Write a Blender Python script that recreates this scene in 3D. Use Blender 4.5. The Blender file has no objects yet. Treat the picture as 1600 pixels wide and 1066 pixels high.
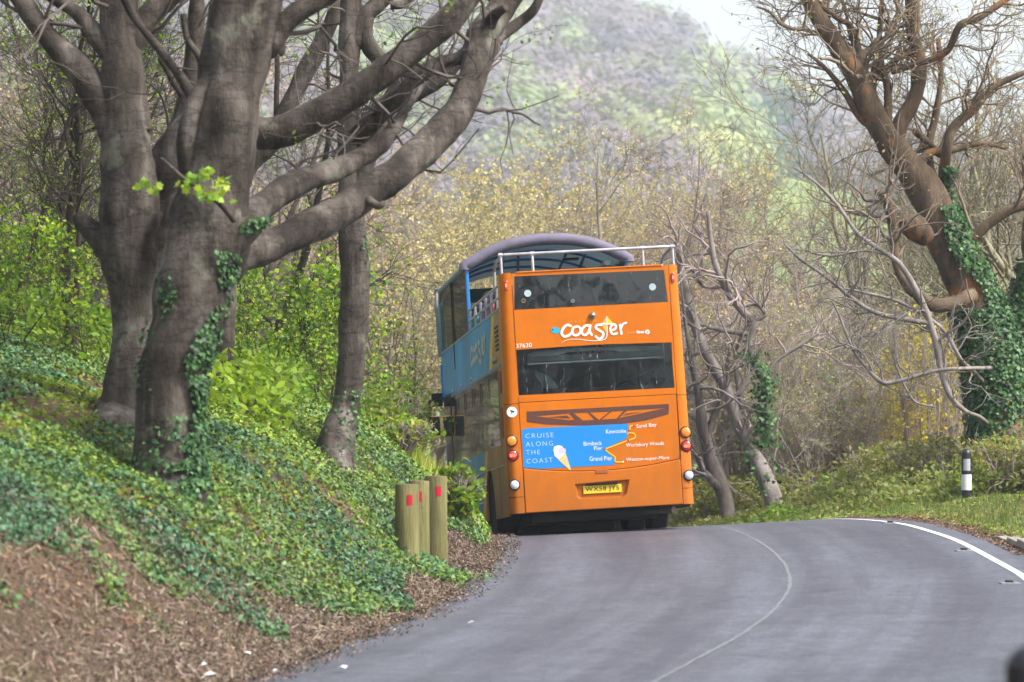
import bpy, math, random
import numpy as np
from mathutils import Vector, Matrix
from mathutils.geometry import tessellate_polygon
PI = math.pi
SC = bpy.context.scene
COL = SC.collection
# ------------------------------------------------------------------ camera
FPX, ZC, HY = 6190.0, 1.83, 700.0        # focal length in photo pixels, eye height, horizon row
cam_d = bpy.data.cameras.new('camera'); cam = bpy.data.objects.new('camera', cam_d); COL.objects.link(cam)
cam.location = (0, 0, ZC); cam.rotation_euler = (PI/2, 0, 0)
cam_d.sensor_width = 36; cam_d.lens = FPX/1600*36
cam_d.shift_y = (HY-533)/1600
cam_d.clip_start = 0.5; cam_d.clip_end = 5000
cam_d.dof.use_dof = True; cam_d.dof.focus_distance = 54; cam_d.dof.aperture_fstop = 2.8
SC.camera = cam
# ------------------------------------------------------------------ sky and sun
SUN_EL, SUN_AZ = math.radians(50), math.radians(118)     # azimuth clockwise from +Y: to the right, a little behind the camera, behind thin cloud
w = bpy.data.worlds.new("World"); SC.world = w; w.use_nodes = True
nt = w.node_tree; bg = nt.nodes['Background']
sky = nt.nodes.new('ShaderNodeTexSky'); sky.sky_type = 'NISHITA'; sky.sun_disc = False
sky.sun_elevation = SUN_EL; sky.sun_rotation = SUN_AZ
sky.air_density = 1.0; sky.dust_density = 4.0; sky.ozone_density = 1.0
hs = nt.nodes.new('ShaderNodeHueSaturation'); hs.inputs['Saturation'].default_value = 0.42; hs.inputs['Value'].default_value = 1.0
nt.links.new(sky.outputs[0], hs.inputs['Color']); nt.links.new(hs.outputs[0], bg.inputs['Color'])
bg.inputs['Strength'].default_value = 0.13
sd = bpy.data.lights.new('sun', 'SUN'); sd.energy = 2.6; sd.angle = math.radians(11); sd.color = (1.0, 0.97, 0.93)
so = bpy.data.objects.new('sun', sd); COL.objects.link(so)
sdir = Vector((math.sin(SUN_AZ)*math.cos(SUN_EL), math.cos(SUN_AZ)*math.cos(SUN_EL), math.sin(SUN_EL)))
so.rotation_euler = sdir.to_track_quat('Z', 'Y').to_euler()
SC.view_settings.view_transform = 'Standard'; SC.view_settings.look = 'None'
SC.view_settings.exposure = 1.25; SC.view_settings.gamma = 1.0
SC.cycles.volume_bounces = 1; SC.cycles.max_bounces = 8; SC.cycles.transparent_max_bounces = 12

def P(px, py, Y):                      # the place a photo pixel shows, at a given distance
    return np.array(((px-800)/FPX*Y, Y, ZC-(py-HY)/FPX*Y))
def rpx(wpx, Y): return wpx/2*Y/FPX

# ------------------------------------------------------------------ object helpers
def tag(o, label=None, cat=None, group=None, kind=None):
    if label: o['label'] = label
    if cat: o['category'] = cat
    if group: o['group'] = group
    if kind: o['kind'] = kind
    return o
def empty(name, loc=(0, 0, 0), rz=0):
    o = bpy.data.objects.new(name, None); COL.objects.link(o); o.location = loc; o.rotation_euler = (0, 0, rz)
    o.empty_display_size = 0.3
    return o
def link(name, me, parent=None):
    o = bpy.data.objects.new(name, me); COL.objects.link(o)
    if parent is not None: o.parent = parent
    return o
def np_mesh(name, V, faces, mats, cols=None, smooth=False, fmat=None, uv=None):
    """V (n,3); faces: list of (m,k) index arrays; cols: (n,3) colour per vertex"""
    me = bpy.data.meshes.new(name)
    V = np.asarray(V, dtype=np.float32)
    faces = [np.asarray(f, dtype=np.int32) for f in faces if len(f)]
    me.vertices.add(len(V)); me.vertices.foreach_set('co', V.ravel())
    nl = sum(f.size for f in faces); nf = sum(len(f) for f in faces)
    me.loops.add(nl); me.polygons.add(nf)
    me.loops.foreach_set('vertex_index', np.concatenate([f.ravel() for f in faces]))
    tot = np.concatenate([np.full(len(f), f.shape[1], dtype=np.int32) for f in faces])
    st = np.concatenate(([0], np.cumsum(tot)[:-1])).astype(np.int32)
    me.polygons.foreach_set('loop_start', st); me.polygons.foreach_set('loop_total', tot)
    if smooth: me.polygons.foreach_set('use_smooth', np.ones(nf, dtype=bool))
    if fmat is not None: me.polygons.foreach_set('material_index', np.asarray(fmat, dtype=np.int32))
    if cols is not None:
        a = me.color_attributes.new('col', 'FLOAT_COLOR', 'POINT')
        c = np.ones((len(V), 4), dtype=np.float32); c[:, :3] = cols
        a.data.foreach_set('color', c.ravel())
    if uv is not None:
        ul = me.uv_layers.new(name='UVMap')
        idx = np.concatenate([f.ravel() for f in faces])
        ul.data.foreach_set('uv', np.asarray(uv, dtype=np.float32)[idx].ravel())
    me.update(calc_edges=True); me.validate()
    for m in (mats if isinstance(mats, (list, tuple)) else [mats]): me.materials.append(m)
    return me

class MB:
    """collects simple shapes into one mesh"""
    def __init__(s): s.v = []; s.f = []; s.m = []
    def add(s, vs, fs, m=0):
        b = len(s.v); s.v += [tuple(map(float, v)) for v in vs]; s.f += [tuple(b+i for i in f) for f in fs]; s.m += [m]*len(fs); return s
    def box(s, a, b, m=0):
        x0, y0, z0 = a; x1, y1, z1 = b
        return s.add([(x0,y0,z0),(x1,y0,z0),(x1,y1,z0),(x0,y1,z0),(x0,y0,z1),(x1,y0,z1),(x1,y1,z1),(x0,y1,z1)],
                     [(0,3,2,1),(4,5,6,7),(0,1,5,4),(1,2,6,5),(2,3,7,6),(3,0,4,7)], m)
    def tube(s, pts, r, n=8, m=0, cap=True):
        pts = [Vector(p) for p in pts]; N = len(pts)
        rs = r if isinstance(r, (list, tuple)) else [r]*N
        b = []; up = None
        for i, p in enumerate(pts):
            t = (pts[min(i+1, N-1)]-pts[max(i-1, 0)]).normalized()
            if up is None:
                up = Vector((0, 0, 1)) if abs(t.z) < .9 else Vector((1, 0, 0))
            a = t.cross(up).normalized(); c = a.cross(t).normalized(); up = c
            for k in range(n):
                q = 2*PI*k/n; b.append(p+a*(math.cos(q)*rs[i])+c*(math.sin(q)*rs[i]))
        fs = []
        for i in range(N-1):
            for k in range(n):
                fs.append((i*n+k, i*n+(k+1) % n, (i+1)*n+(k+1) % n, (i+1)*n+k))
        if cap: fs += [tuple(range(n))[::-1], tuple(range((N-1)*n, N*n))]
        return s.add(b, fs, m)
    def lathe(s, prof, n=24, m=0, c=(0, 0, 0), axis='z', cap=True):
        vs = []; fs = []
        for (r, h) in prof:
            for k in range(n):
                q = 2*PI*k/n; u, v = r*math.cos(q), r*math.sin(q)
                p = (u, v, h) if axis == 'z' else ((h, u, v) if axis == 'x' else (v, h, u))
                vs.append((c[0]+p[0], c[1]+p[1], c[2]+p[2]))
        for i in range(len(prof)-1):
            for k in range(n): fs.append((i*n+k, i*n+(k+1) % n, (i+1)*n+(k+1) % n, (i+1)*n+k))
        if cap: fs += [tuple(range(n))[::-1], tuple(range((len(prof)-1)*n, len(prof)*n))]
        return s.add(vs, fs, m)
    def poly(s, outer, holes=(), f=lambda u, v: (u, 0, v), thick=0, dirv=(0, 1, 0), m=0):
        """flat polygon with holes, mapped by f, given a thickness along dirv"""
        rings = [list(outer)]+[list(h) for h in holes]
        flat = [p for r in rings for p in r]
        tr = tessellate_polygon([[Vector((a, b, 0)) for a, b in r] for r in rings])
        n = len(flat); front = [Vector(f(*p)) for p in flat]; d = Vector(dirv)*thick
        if not thick: return s.add(front, [tuple(t) for t in tr], m)
        fs = [tuple(t) for t in tr]+[tuple(i+n for i in reversed(t)) for t in tr]
        o = 0
        for r in rings:
            k = len(r)
            for i in range(k):
                a, b = o+i, o+(i+1) % k
                fs.append((a, b, b+n, a+n))
            o += k
        return s.add(front+[p+d for p in front], fs, m)
    def build(s, name, mats, parent=None, smooth=False, bevel=0, angle=35):
        me = bpy.data.meshes.new(name); me.from_pydata(s.v, [], s.f)
        mats = mats if isinstance(mats, (list, tuple)) else [mats]
        for q in mats: me.materials.append(q)
        me.polygons.foreach_set('material_index', np.array(s.m, dtype=np.int32))
        me.validate(); me.update()
        import bmesh
        bm = bmesh.new(); bm.from_mesh(me); bmesh.ops.recalc_face_normals(bm, faces=bm.faces)
        if smooth:
            for f in bm.faces: f.smooth = True
            for e in bm.edges:
                if len(e.link_faces) == 2 and e.calc_face_angle(0) > math.radians(angle): e.smooth = False
        bm.to_mesh(me); bm.free()
        o = link(name, me, parent)
        if bevel:
            b = o.modifiers.new('bevel', 'BEVEL'); b.width = bevel; b.segments = 2; b.limit_method = 'ANGLE'; b.angle_limit = math.radians(40)
        return o

# ------------------------------------------------------------------ materials
def nodes(name):
    m = bpy.data.materials.new(name); m.use_nodes = True
    t = m.node_tree; return m, t, t.nodes, t.links, t.nodes['Principled BSDF']
def ramp(N, stops, interp='LINEAR'):
    r = N.new('ShaderNodeValToRGB'); r.color_ramp.interpolation = interp
    e = r.color_ramp.elements
    e[0].position = stops[0][0]; e[0].color = (*stops[0][1], 1)
    e[1].position = stops[-1][0]; e[1].color = (*stops[-1][1], 1)
    for p, c in stops[1:-1]:
        q = e.new(p); q.color = (*c, 1)
    return r
def noise(N, L, coord, scale, detail=4, rough=.55, stretch=None):
    n = N.new('ShaderNodeTexNoise'); n.inputs['Scale'].default_value = scale; n.inputs['Detail'].default_value = detail; n.inputs['Roughness'].default_value = rough
    if stretch:
        mp = N.new('ShaderNodeMapping'); mp.inputs['Scale'].default_value = stretch; L.new(coord, mp.inputs[0]); coord = mp.outputs[0]
    L.new(coord, n.inputs['Vector']); return n
def simple(name, c1, c2=None, rough=.5, scale=8, metallic=0, bump=0, bscale=None, coat=0, spec=.5, detail=4, lo=.3, hi=.7):
    m, t, N, L, b = nodes(name)
    tc = N.new('ShaderNodeTexCoord')
    if c2 is None: c2 = tuple(x*.8 for x in c1)
    n = noise(N, L, tc.outputs['Object'], scale, detail)
    r = ramp(N, [(lo, c2), (hi, c1)]); L.new(n.outputs['Fac'], r.inputs[0]); L.new(r.outputs[0], b.inputs['Base Color'])
    b.inputs['Roughness'].default_value = rough; b.inputs['Metallic'].default_value = metallic
    b.inputs['Coat Weight'].default_value = coat; b.inputs['Coat Roughness'].default_value = .08
    b.inputs['Specular IOR Level'].default_value = spec
    if bump:
        n2 = noise(N, L, tc.outputs['Object'], bscale or scale*3, 5)
        bp = N.new('ShaderNodeBump'); bp.inputs['Strength'].default_value = bump; bp.inputs['Distance'].default_value = .02
        L.new(n2.outputs['Fac'], bp.inputs['Height']); L.new(bp.outputs[0], b.inputs['Normal'])
    return m
def leaf_mat(name, trans=.35, rough=.5, spec=.3, hue=1.0):
    m, t, N, L, b = nodes(name)
    a = N.new('ShaderNodeAttribute'); a.attribute_name = 'col'
    L.new(a.outputs['Color'], b.inputs['Base Color'])
    b.inputs['Roughness'].default_value = rough; b.inputs['Specular IOR Level'].default_value = spec
    tr = N.new('ShaderNodeBsdfTranslucent')
    g = N.new('ShaderNodeMixRGB'); g.blend_type = 'MULTIPLY'; g.inputs[0].default_value = 1; g.inputs[2].default_value = (1.3, 1.35, .7, 1)
    L.new(a.outputs['Color'], g.inputs[1]); L.new(g.outputs[0], tr.inputs['Color'])
    mx = N.new('ShaderNodeMixShader'); mx.inputs[0].default_value = trans
    L.new(b.outputs[0], mx.inputs[1]); L.new(tr.outputs[0], mx.inputs[2])
    L.new(mx.outputs[0], N['Material Output'].inputs['Surface'])
    return m
def bark(name, stops, scale=3.0, fine=22, bump=.5, stretch=(1, 1, .35), patch=None, moss=None, rough=.85, crease=0):
    """bark: mottled base, fine grain, optional coloured lichen patches and upper-side moss"""
    m, t, N, L, b = nodes(name)
    tc = N.new('ShaderNodeTexCoord'); g = N.new('ShaderNodeNewGeometry'); co = g.outputs['Position']
    n1 = noise(N, L, co, scale, 6, .6, stretch); r = ramp(N, stops); L.new(n1.outputs['Fac'], r.inputs[0])
    n2 = noise(N, L, co, fine, 6, .7, stretch)
    mx = N.new('ShaderNodeMixRGB'); mx.blend_type = 'OVERLAY'; mx.inputs[0].default_value = .55
    L.new(r.outputs[0], mx.inputs[1]); L.new(n2.outputs['Fac'], mx.inputs[2]); out = mx.outputs[0]
    if crease:      # thin dark rings and pale rain tracks of smooth bark
        n5 = noise(N, L, co, 1.5, 5, .6, (1, 1, 4.5)); k = ramp(N, [(.47, (1, 1, 1)), (.50, (1-crease,)*3), (.525, (1, 1, 1))]); L.new(n5.outputs['Fac'], k.inputs[0])
        n6 = noise(N, L, co, 5, 4, .6, (1, 1, .10)); k6 = ramp(N, [(.35, (.55, .53, .51)), (.5, (1, 1, 1)), (.68, (1.6, 1.62, 1.66))]); L.new(n6.outputs['Fac'], k6.inputs[0])
        for q in (k, k6):
            mm = N.new('ShaderNodeMixRGB'); mm.blend_type = 'MULTIPLY'; mm.inputs[0].default_value = 1; L.new(out, mm.inputs[1]); L.new(q.outputs[0], mm.inputs[2]); out = mm.outputs[0]
    if patch:
        n3 = noise(N, L, co, patch[1], 5, .65); k = ramp(N, [(patch[2], (0, 0, 0)), (patch[2]+.09, (1, 1, 1))]); L.new(n3.outputs['Fac'], k.inputs[0])
        m2 = N.new('ShaderNodeMixRGB'); L.new(k.outputs[0], m2.inputs[0]); L.new(out, m2.inputs[1]); m2.inputs[2].default_value = (*patch[0], 1); out = m2.outputs[0]
    if moss:
        sx = N.new('ShaderNodeSeparateXYZ'); L.new(g.outputs['Normal'], sx.inputs[0])
        n4 = noise(N, L, co, 5, 5, .6); ad = N.new('ShaderNodeMath'); ad.operation = 'ADD'; L.new(sx.outputs[2], ad.inputs[0]); L.new(n4.outputs['Fac'], ad.inputs[1])
        k = ramp(N, [(moss[1], (0, 0, 0)), (min(moss[1]+.2, 1), (1, 1, 1))]); L.new(ad.outputs[0], k.inputs[0])
        m3 = N.new('ShaderNodeMixRGB'); L.new(k.outputs[0], m3.inputs[0]); L.new(out, m3.inputs[1]); m3.inputs[2].default_value = (*moss[0], 1); out = m3.outputs[0]
    L.new(out, b.inputs['Base Color']); b.inputs['Roughness'].default_value = rough; b.inputs['Specular IOR Level'].default_value = .25
    bp = N.new('ShaderNodeBump'); bp.inputs['Strength'].default_value = bump; bp.inputs['Distance'].default_value = .03
    L.new(n2.outputs['Fac'], bp.inputs['Height']); L.new(bp.outputs[0], b.inputs['Normal'])
    return m
# ================================================================== the lie of the land
def smooth_interp(xs, ys):
    g = np.arange(xs[0]-30, xs[-1]+30, .25); v = np.interp(g, xs, ys)
    k = np.hanning(21); k /= k.sum(); vp = np.pad(v, 10, 'edge'); v = np.convolve(vp, k, 'valid')
    return lambda q: np.interp(q, g, v)
XL = smooth_interp([-60,0,10,20,25,31,36,39,42,46,50,54,58,62,66,72,80,100,140],
                   [-26,-9.6,-6.9,-4.35,-3.1,-2.0,-1.15,-.72,-.42,-.22,-.16,-.2,-.55,-1.2,-2.1,-3.9,-7,-17,-42])
XR = smooth_interp([-60,0,10,20,31,36,41,48,52,55,60,66,72,80,100,140],
                   [-19,-2.6,.1,2.5,4.3,4.95,5.35,5.32,5.15,4.9,4.3,3.4,1.7,-1.3,-11,-36])
ZL = smooth_interp([-60,0,20,31,39,47,52,55,57,60,64,70,80,100,140],
                   [-2.5,-.9,-.33,0,.255,.53,.625,.61,.555,.43,.27,.05,-.35,-1.3,-2.5])
BK = smooth_interp([-60,0,31,41,48,55,60,80,140],[.05,.05,.08,.15,.19,.225,.3,.3,.2])
HL = lambda d: np.interp(d, [0,.25,.7,1.1,1.5,2,3,4.6,8,15,30,60,200],[0,.04,.30,.68,1.08,1.4,1.85,2.35,3.3,5.6,11,19,45])
HR = lambda d: np.interp(d, [0,.3,1,3,5,8,14,30,60,200],[0,.05,.1,.32,.6,.95,1.0,.2,-2,-4])
_rs = np.random.RandomState(5)
_G = _rs.rand(64, 64)
def vnoise(x, y, s):
    x = np.asarray(x)/s+100.3; y = np.asarray(y)/s+57.7
    xi = np.floor(x).astype(int); yi = np.floor(y).astype(int); fx = x-xi; fy = y-yi
    fx = fx*fx*(3-2*fx); fy = fy*fy*(3-2*fy)
    g = lambda a, b: _G[a % 64, b % 64]
    return (g(xi,yi)*(1-fx)+g(xi+1,yi)*fx)*(1-fy)+(g(xi,yi+1)*(1-fx)+g(xi+1,yi+1)*fx)*fy
def ridge(X): return np.interp(X, [-600,-160,-40,18,52,86,114,142,180,206,320,600],[225,215,200,180,166,142,125,112,95,78,50,30])
def ground(X, Y):
    X = np.asarray(X, dtype=float); Y = np.asarray(Y, dtype=float)
    xl, xr, zl, bk = XL(Y), XR(Y), ZL(Y), BK(Y)
    zr = zl+bk; tt = np.clip((X-xl)/(xr-xl), 0, 1); zroad = zl+bk*tt
    dl = np.maximum(xl-X, 0); dr = np.maximum(X-xr-.45, 0)
    steep = 1+.0*Y
    hump = np.exp(-((Y-48.5)/3.2)**2)*.55*np.clip(dl/.35, 0, 1)*np.exp(-dl/2.5)
    n = (vnoise(X, Y, 1.7)-.5)*.22+(vnoise(X, Y, .55)-.5)*.10
    left = HL(dl)*steep+hump+n*np.clip(dl/.8, 0, 1)
    right = HR(dr)+n*.7*np.clip(dr/1.0, 0, 1)
    near = zroad+np.where(dl > 0, left, 0)+np.where(dr > 0, right, 0)
    far_t = np.interp(Y, [100,200,500,660,860,1200,1600,1720,2000],[-.03,-.02,.03,.16,.36,.68,1.0,1.02,.95])
    far = far_t*ridge(X)+(vnoise(X, Y, 110)-.5)*14
    k = np.clip((Y-105)/70, 0, 1); k = k*k*(3-2*k)
    near = np.minimum(near, 26)
    return near*(1-k)+far*k
def grid_mesh(name, xs, ys, mat, zoff=0, kind='structure'):
    X, Y = np.meshgrid(xs, ys); Z = ground(X, Y)+zoff
    V = np.stack([X, Y, Z], -1).reshape(-1, 3); nx, ny = len(xs), len(ys)
    i = (np.arange(ny-1)[:, None]*nx+np.arange(nx-1)[None]).ravel()
    F = np.stack([i, i+1, i+1+nx, i+nx], 1)
    me = np_mesh(name, V, [F], mat, smooth=True); o = link(name, me); tag(o, kind=kind); return o

# ---- soil / leaf-litter material for the whole ground sheet
def soil_mat():
    m, t, N, L, b = nodes('woodland soil')
    g = N.new('ShaderNodeNewGeometry'); co = g.outputs['Position']
    n1 = noise(N, L, co, 1.1, 5, .6); n2 = noise(N, L, co, 26, 6, .75)
    r = ramp(N, [(.3, (.035, .025, .018)), (.5, (.10, .068, .045)), (.62, (.17, .12, .075)), (.8, (.24, .18, .12))]); L.new(n2.outputs['Fac'], r.inputs[0])
    r2 = ramp(N, [(.52, (0, 0, 0)), (.7, (1, 1, 1))]); L.new(n1.outputs['Fac'], r2.inputs[0])
    rg = ramp(N, [(.3, (.02, .035, .01)), (.7, (.09, .13, .03))]); L.new(n2.outputs['Fac'], rg.inputs[0])
    mx = N.new('ShaderNodeMixRGB'); L.new(r2.outputs[0], mx.inputs[0]); L.new(r.outputs[0], mx.inputs[1]); L.new(rg.outputs[0], mx.inputs[2])
    # beyond the near wood: pasture and wooded hill floor
    sx = N.new('ShaderNodeSeparateXYZ'); L.new(co, sx.inputs[0])
    mr = N.new('ShaderNodeMapRange'); mr.inputs[1].default_value = 110; mr.inputs[2].default_value = 150; L.new(sx.outputs[1], mr.inputs[0])
    nf = noise(N, L, co, .05, 6, .6); rf = ramp(N, [(.35, (.10, .15, .035)), (.65, (.2, .27, .07))]); L.new(nf.outputs['Fac'], rf.inputs[0])
    mf = N.new('ShaderNodeMixRGB'); L.new(mr.outputs[0], mf.inputs[0]); L.new(mx.outputs[0], mf.inputs[1]); L.new(rf.outputs[0], mf.inputs[2])
    L.new(mf.outputs[0], b.inputs['Base Color']); b.inputs['Roughness'].default_value = .95; b.inputs['Specular IOR Level'].default_value = .15
    bp = N.new('ShaderNodeBump'); bp.inputs['Strength'].default_value = .8; bp.inputs['Distance'].default_value = .04
    L.new(n2.outputs['Fac'], bp.inputs['Height']); L.new(bp.outputs[0], b.inputs['Normal'])
    return m
M_soil = soil_mat()
def nonuni(a): return np.array(sorted(set(np.round(a, 4))))
gx = nonuni(np.concatenate([np.arange(-540,-30,12), np.arange(-30,-10,.8), np.arange(-10,9,.12), np.arange(9,30,.8), np.arange(30,540,12)]))
gy = nonuni(np.concatenate([np.arange(-60,20,2), np.arange(20,72,.22), np.arange(72,120,1.2), np.arange(120,2010,18)]))
grid_mesh('ground', gx, gy, M_soil, -.012)

# ---- the road: one strip that follows both edges
def strip(name, ys, xa, xb, z, mat, n=2, label=None):
    ts = np.linspace(0, 1, n); V = []; UV = []
    for y in ys:
        for t in ts:
            x = xa(y)*(1-t)+xb(y)*t
            V.append((x, y, float(z(x, y)))); UV.append((x-float(XL(y)), y))
    ny = len(ys); i = (np.arange(ny-1)[:, None]*n+np.arange(n-1)[None]).ravel()
    o = link(name, np_mesh(name, V, [np.stack([i, i+1, i+1+n, i+n], 1)], mat, smooth=True, uv=UV)); tag(o, kind='structure'); return o
def road_z(x, y):
    t = (x-float(XL(y)))/(float(XR(y))-float(XL(y))); return float(ZL(y))+float(BK(y))*min(max(t, -.1), 1.1)
def asphalt():
    m, t, N, L, b = nodes('worn asphalt')
    g = N.new('ShaderNodeNewGeometry'); co = g.outputs['Position']; uv = N.new('ShaderNodeUVMap')
    n1 = noise(N, L, co, 42, 8, .95); r1 = ramp(N, [(.36, (.024, .025, .031)), (.5, (.072, .075, .089)), (.62, (.175, .180, .208))]); L.new(n1.outputs['Fac'], r1.inputs[0])
    # polished wheel tracks and drag stains run along the road
    n2 = noise(N, L, uv.outputs[0], 1.0, 4, .6, (1.5, .07, 1)); r2 = ramp(N, [(.36, (.74, .72, .76)), (.52, (1, 1, 1)), (.66, (1.28, 1.29, 1.33))]); L.new(n2.outputs['Fac'], r2.inputs[0])
    mx = N.new('ShaderNodeMixRGB'); mx.blend_type = 'MULTIPLY'; mx.inputs[0].default_value = 1; L.new(r1.outputs[0], mx.inputs[1]); L.new(r2.outputs[0], mx.inputs[2])
    n3 = noise(N, L, co, .9, 5, .7); r3 = ramp(N, [(.35, (.82, .80, .84)), (.65, (1.14, 1.14, 1.14))]); L.new(n3.outputs['Fac'], r3.inputs[0])
    m2 = N.new('ShaderNodeMixRGB'); m2.blend_type = 'MULTIPLY'; m2.inputs[0].default_value = 1; L.new(mx.outputs[0], m2.inputs[1]); L.new(r3.outputs[0], m2.inputs[2])
    # hairline cracks and a few darker repaired spots
    vo = N.new('ShaderNodeTexVoronoi'); vo.feature = 'DISTANCE_TO_EDGE'; vo.inputs['Scale'].default_value = .55
    nw = noise(N, L, co, 2.5, 4, .7); ad = N.new('ShaderNodeMixRGB'); ad.blend_type = 'ADD'; ad.inputs[0].default_value = .55; L.new(co, ad.inputs[1]); L.new(nw.outputs['Color'], ad.inputs[2]); L.new(ad.outputs[0], vo.inputs['Vector'])
    kc = ramp(N, [(.0, (.55, .55, .56)), (.012, (1, 1, 1))]); L.new(vo.outputs['Distance'], kc.inputs[0])
    n9 = noise(N, L, co, .35, 3, .5); kk = ramp(N, [(.5, (0, 0, 0)), (.62, (1, 1, 1))]); L.new(n9.outputs['Fac'], kk.inputs[0])
    m3 = N.new('ShaderNodeMixRGB'); m3.blend_type = 'MULTIPLY'; L.new(kk.outputs[0], m3.inputs[0]); L.new(m2.outputs[0], m3.inputs[1]); L.new(kc.outputs[0], m3.inputs[2])
    n8 = noise(N, L, co, 6, 8, .85); k8 = ramp(N, [(.36, (.58, .58, .60)), (.5, (.95, .95, .95)), (.64, (1.32, 1.32, 1.34))]); L.new(n8.outputs['Fac'], k8.inputs[0])
    m4 = N.new('ShaderNodeMixRGB'); m4.blend_type = 'MULTIPLY'; m4.inputs[0].default_value = 1; L.new(m3.outputs[0], m4.inputs[1]); L.new(k8.outputs[0], m4.inputs[2])
    L.new(m4.outputs[0], b.inputs['Base Color'])
    rr = N.new('ShaderNodeMapRange'); rr.inputs[3].default_value = .62; rr.inputs[4].default_value = .44; L.new(n2.outputs['Fac'], rr.inputs[0]); L.new(rr.outputs[0], b.inputs['Roughness'])
    b.inputs['Specular IOR Level'].default_value = .45
    bp = N.new('ShaderNodeBump'); bp.inputs['Strength'].default_value = .5; bp.inputs['Distance'].default_value = .008
    L.new(n1.outputs['Fac'], bp.inputs['Height']); L.new(bp.outputs[0], b.inputs['Normal'])
    return m
M_asph = asphalt()
def worn_paint(name, c, lo=.42, amount=.5):
    m, t, N, L, b = nodes(name); g = N.new('ShaderNodeNewGeometry')
    n = noise(N, L, g.outputs['Position'], 14, 6, .75); r = ramp(N, [(lo-.12, (.12, .12, .13)), (lo, c)]); L.new(n.outputs['Fac'], r.inputs[0])
    L.new(r.outputs[0], b.inputs['Base Color']); b.inputs['Roughness'].default_value = .7; return m
ry = np.arange(-40, 100, .4)
edge_wob = lambda y: (float(vnoise(y, 3.1, .9))-.5)*.22+(float(vnoise(y, 9.1, .3))-.5)*.08
strip('road', ry, lambda y: float(XL(y))-.18+edge_wob(y), lambda y: float(XR(y))+.42, lambda x, y: road_z(x, y), M_asph, 14)
strip('road_edge_line', np.arange(15, 75, .3), lambda y: float(XR(y))-.042, lambda y: float(XR(y))+.045, lambda x, y: road_z(x, y)+.005, worn_paint('edge line paint', (.62, .62, .61), .46))
SEAM = smooth_interp([20,31.4,35,38,41,44,47,50,54,58,62,70],[-1.0,1.27,2.05,2.55,2.9,3.05,3.06,3.0,2.85,2.5,1.9,.3])
strip('road_seam', np.arange(22, 66, .25), lambda y: float(SEAM(y))-.020+edge_wob(y*3)*.10, lambda y: float(SEAM(y))+.02+edge_wob(y*2.3+9)*.10, lambda x, y: road_z(x, y)+.004, worn_paint('pale seam filler', (.16, .175, .19), .58))
# kerb stones on the right, half buried further on
M_kerb = simple('old kerb concrete', (.34, .31, .27), (.18, .16, .13), .85, 9, bump=.6)
kb = MB()
y = 36.0
while y < 47.2:
    y2 = y+.9; off = .5; sink = max(0, (y-44.6)*.04)
    a = [(float(XR(q))+off, q, road_z(float(XR(q))+.4, q)) for q in (y+.008, y2-.008)]
    (x0, q0, z0), (x1, q1, z1) = a
    h = .115-sink
    vs = []
    for (x_, q_, z_) in a:
        vs += [(x_, q_, z_-.1), (x_+.02, q_, z_+h), (x_+.15, q_, z_+h+.008), (x_+.15, q_, z_-.1)]
    kb.add(vs, [(0,1,2,3), (7,6,5,4), (0,4,5,1), (1,5,6,2), (2,6,7,3), (3,7,4,0)])
    y = y2
k_ = kb.build('kerb', M_kerb, bevel=.012); tag(k_, kind='structure')
# ================================================================== the open-top bus
M_org = simple('orange bus paint', (.58, .148, .0010), (.50, .124, .001), .33, 1.2, coat=.08, spec=.2)
M_blk = simple('black underbody', (.004, .004, .005), (.002, .002, .002), .7, 6)
M_blkgloss = simple('black trim', (.012, .013, .016), (.006, .006, .008), .15, 4)
M_rub = simple('tyre rubber', (.010, .010, .010), (.005, .005, .005), .85, 20, bump=.3)
M_blue = simple('bright blue frame paint', (.006, .20, .56), (.005, .16, .48), .3, 3, coat=.4)
M_sky = simple('bright blue vinyl', (.004, .215, .62), (.004, .20, .58), .35, 2)
M_white = simple('white vinyl', (.80, .80, .80), (.74, .74, .75), .4, 5)
M_cream = simple('thin pale lettering', (.45, .62, .72), (.40, .58, .70), .4, 5)
M_yel = simple('yellow vinyl', (.85, .48, .01), (.80, .43, .01), .4, 5)
M_pale = simple('pale orange vinyl', (.85, .40, .12), (.8, .36, .1), .4, 5)
M_faint = simple('faint gold lettering', (.80, .36, .03), (.8, .34, .03), .4, 5)
M_cyan = simple('turquoise vinyl', (.02, .42, .55), (.01, .25, .42), .4, 60)
M_brown = simple('brown mesh grille', (.11, .022, .006), (.05, .012, .004), .6, 90, bump=.4)
M_steel = simple('galvanised rail', (.55, .54, .56), (.38, .37, .39), .35, 7, metallic=.6)
M_pad = simple('purple grey canopy padding', (.155, .138, .195), (.11, .10, .14), .8, 5, bump=.3, bscale=14)
M_canopy = simple('grey canopy lining', (.46, .56, .62), (.36, .45, .50), .7, 2.5)
_t = M_canopy.node_tree; _b = _t.nodes['Principled BSDF']; _tr = _t.nodes.new('ShaderNodeBsdfTranslucent'); _tr.inputs[0].default_value = (.35, .42, .44, 1); _mx = _t.nodes.new('ShaderNodeMixShader'); _mx.inputs[0].default_value = .4
_t.links.new(_b.outputs[0], _mx.inputs[1]); _t.links.new(_tr.outputs[0], _mx.inputs[2]); _t.links.new(_mx.outputs[0], _t.nodes['Material Output'].inputs['Surface'])
M_teal = simple('teal sun film', (.0, .20, .17), (.0, .14, .12), .3, 5)
M_seat = simple('navy seat fabric', (.02, .018, .06), (.012, .01, .035), .9, 30)
M_int = simple('pale interior lining', (.72, .82, .78), (.62, .72, .69), .5, 2)
M_floor = simple('grey vinyl floor', (.10, .11, .12), None, .7, 8)
M_plate = simple('yellow number plate', (.80, .55, .02), (.72, .48, .02), .35, 10)
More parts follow.
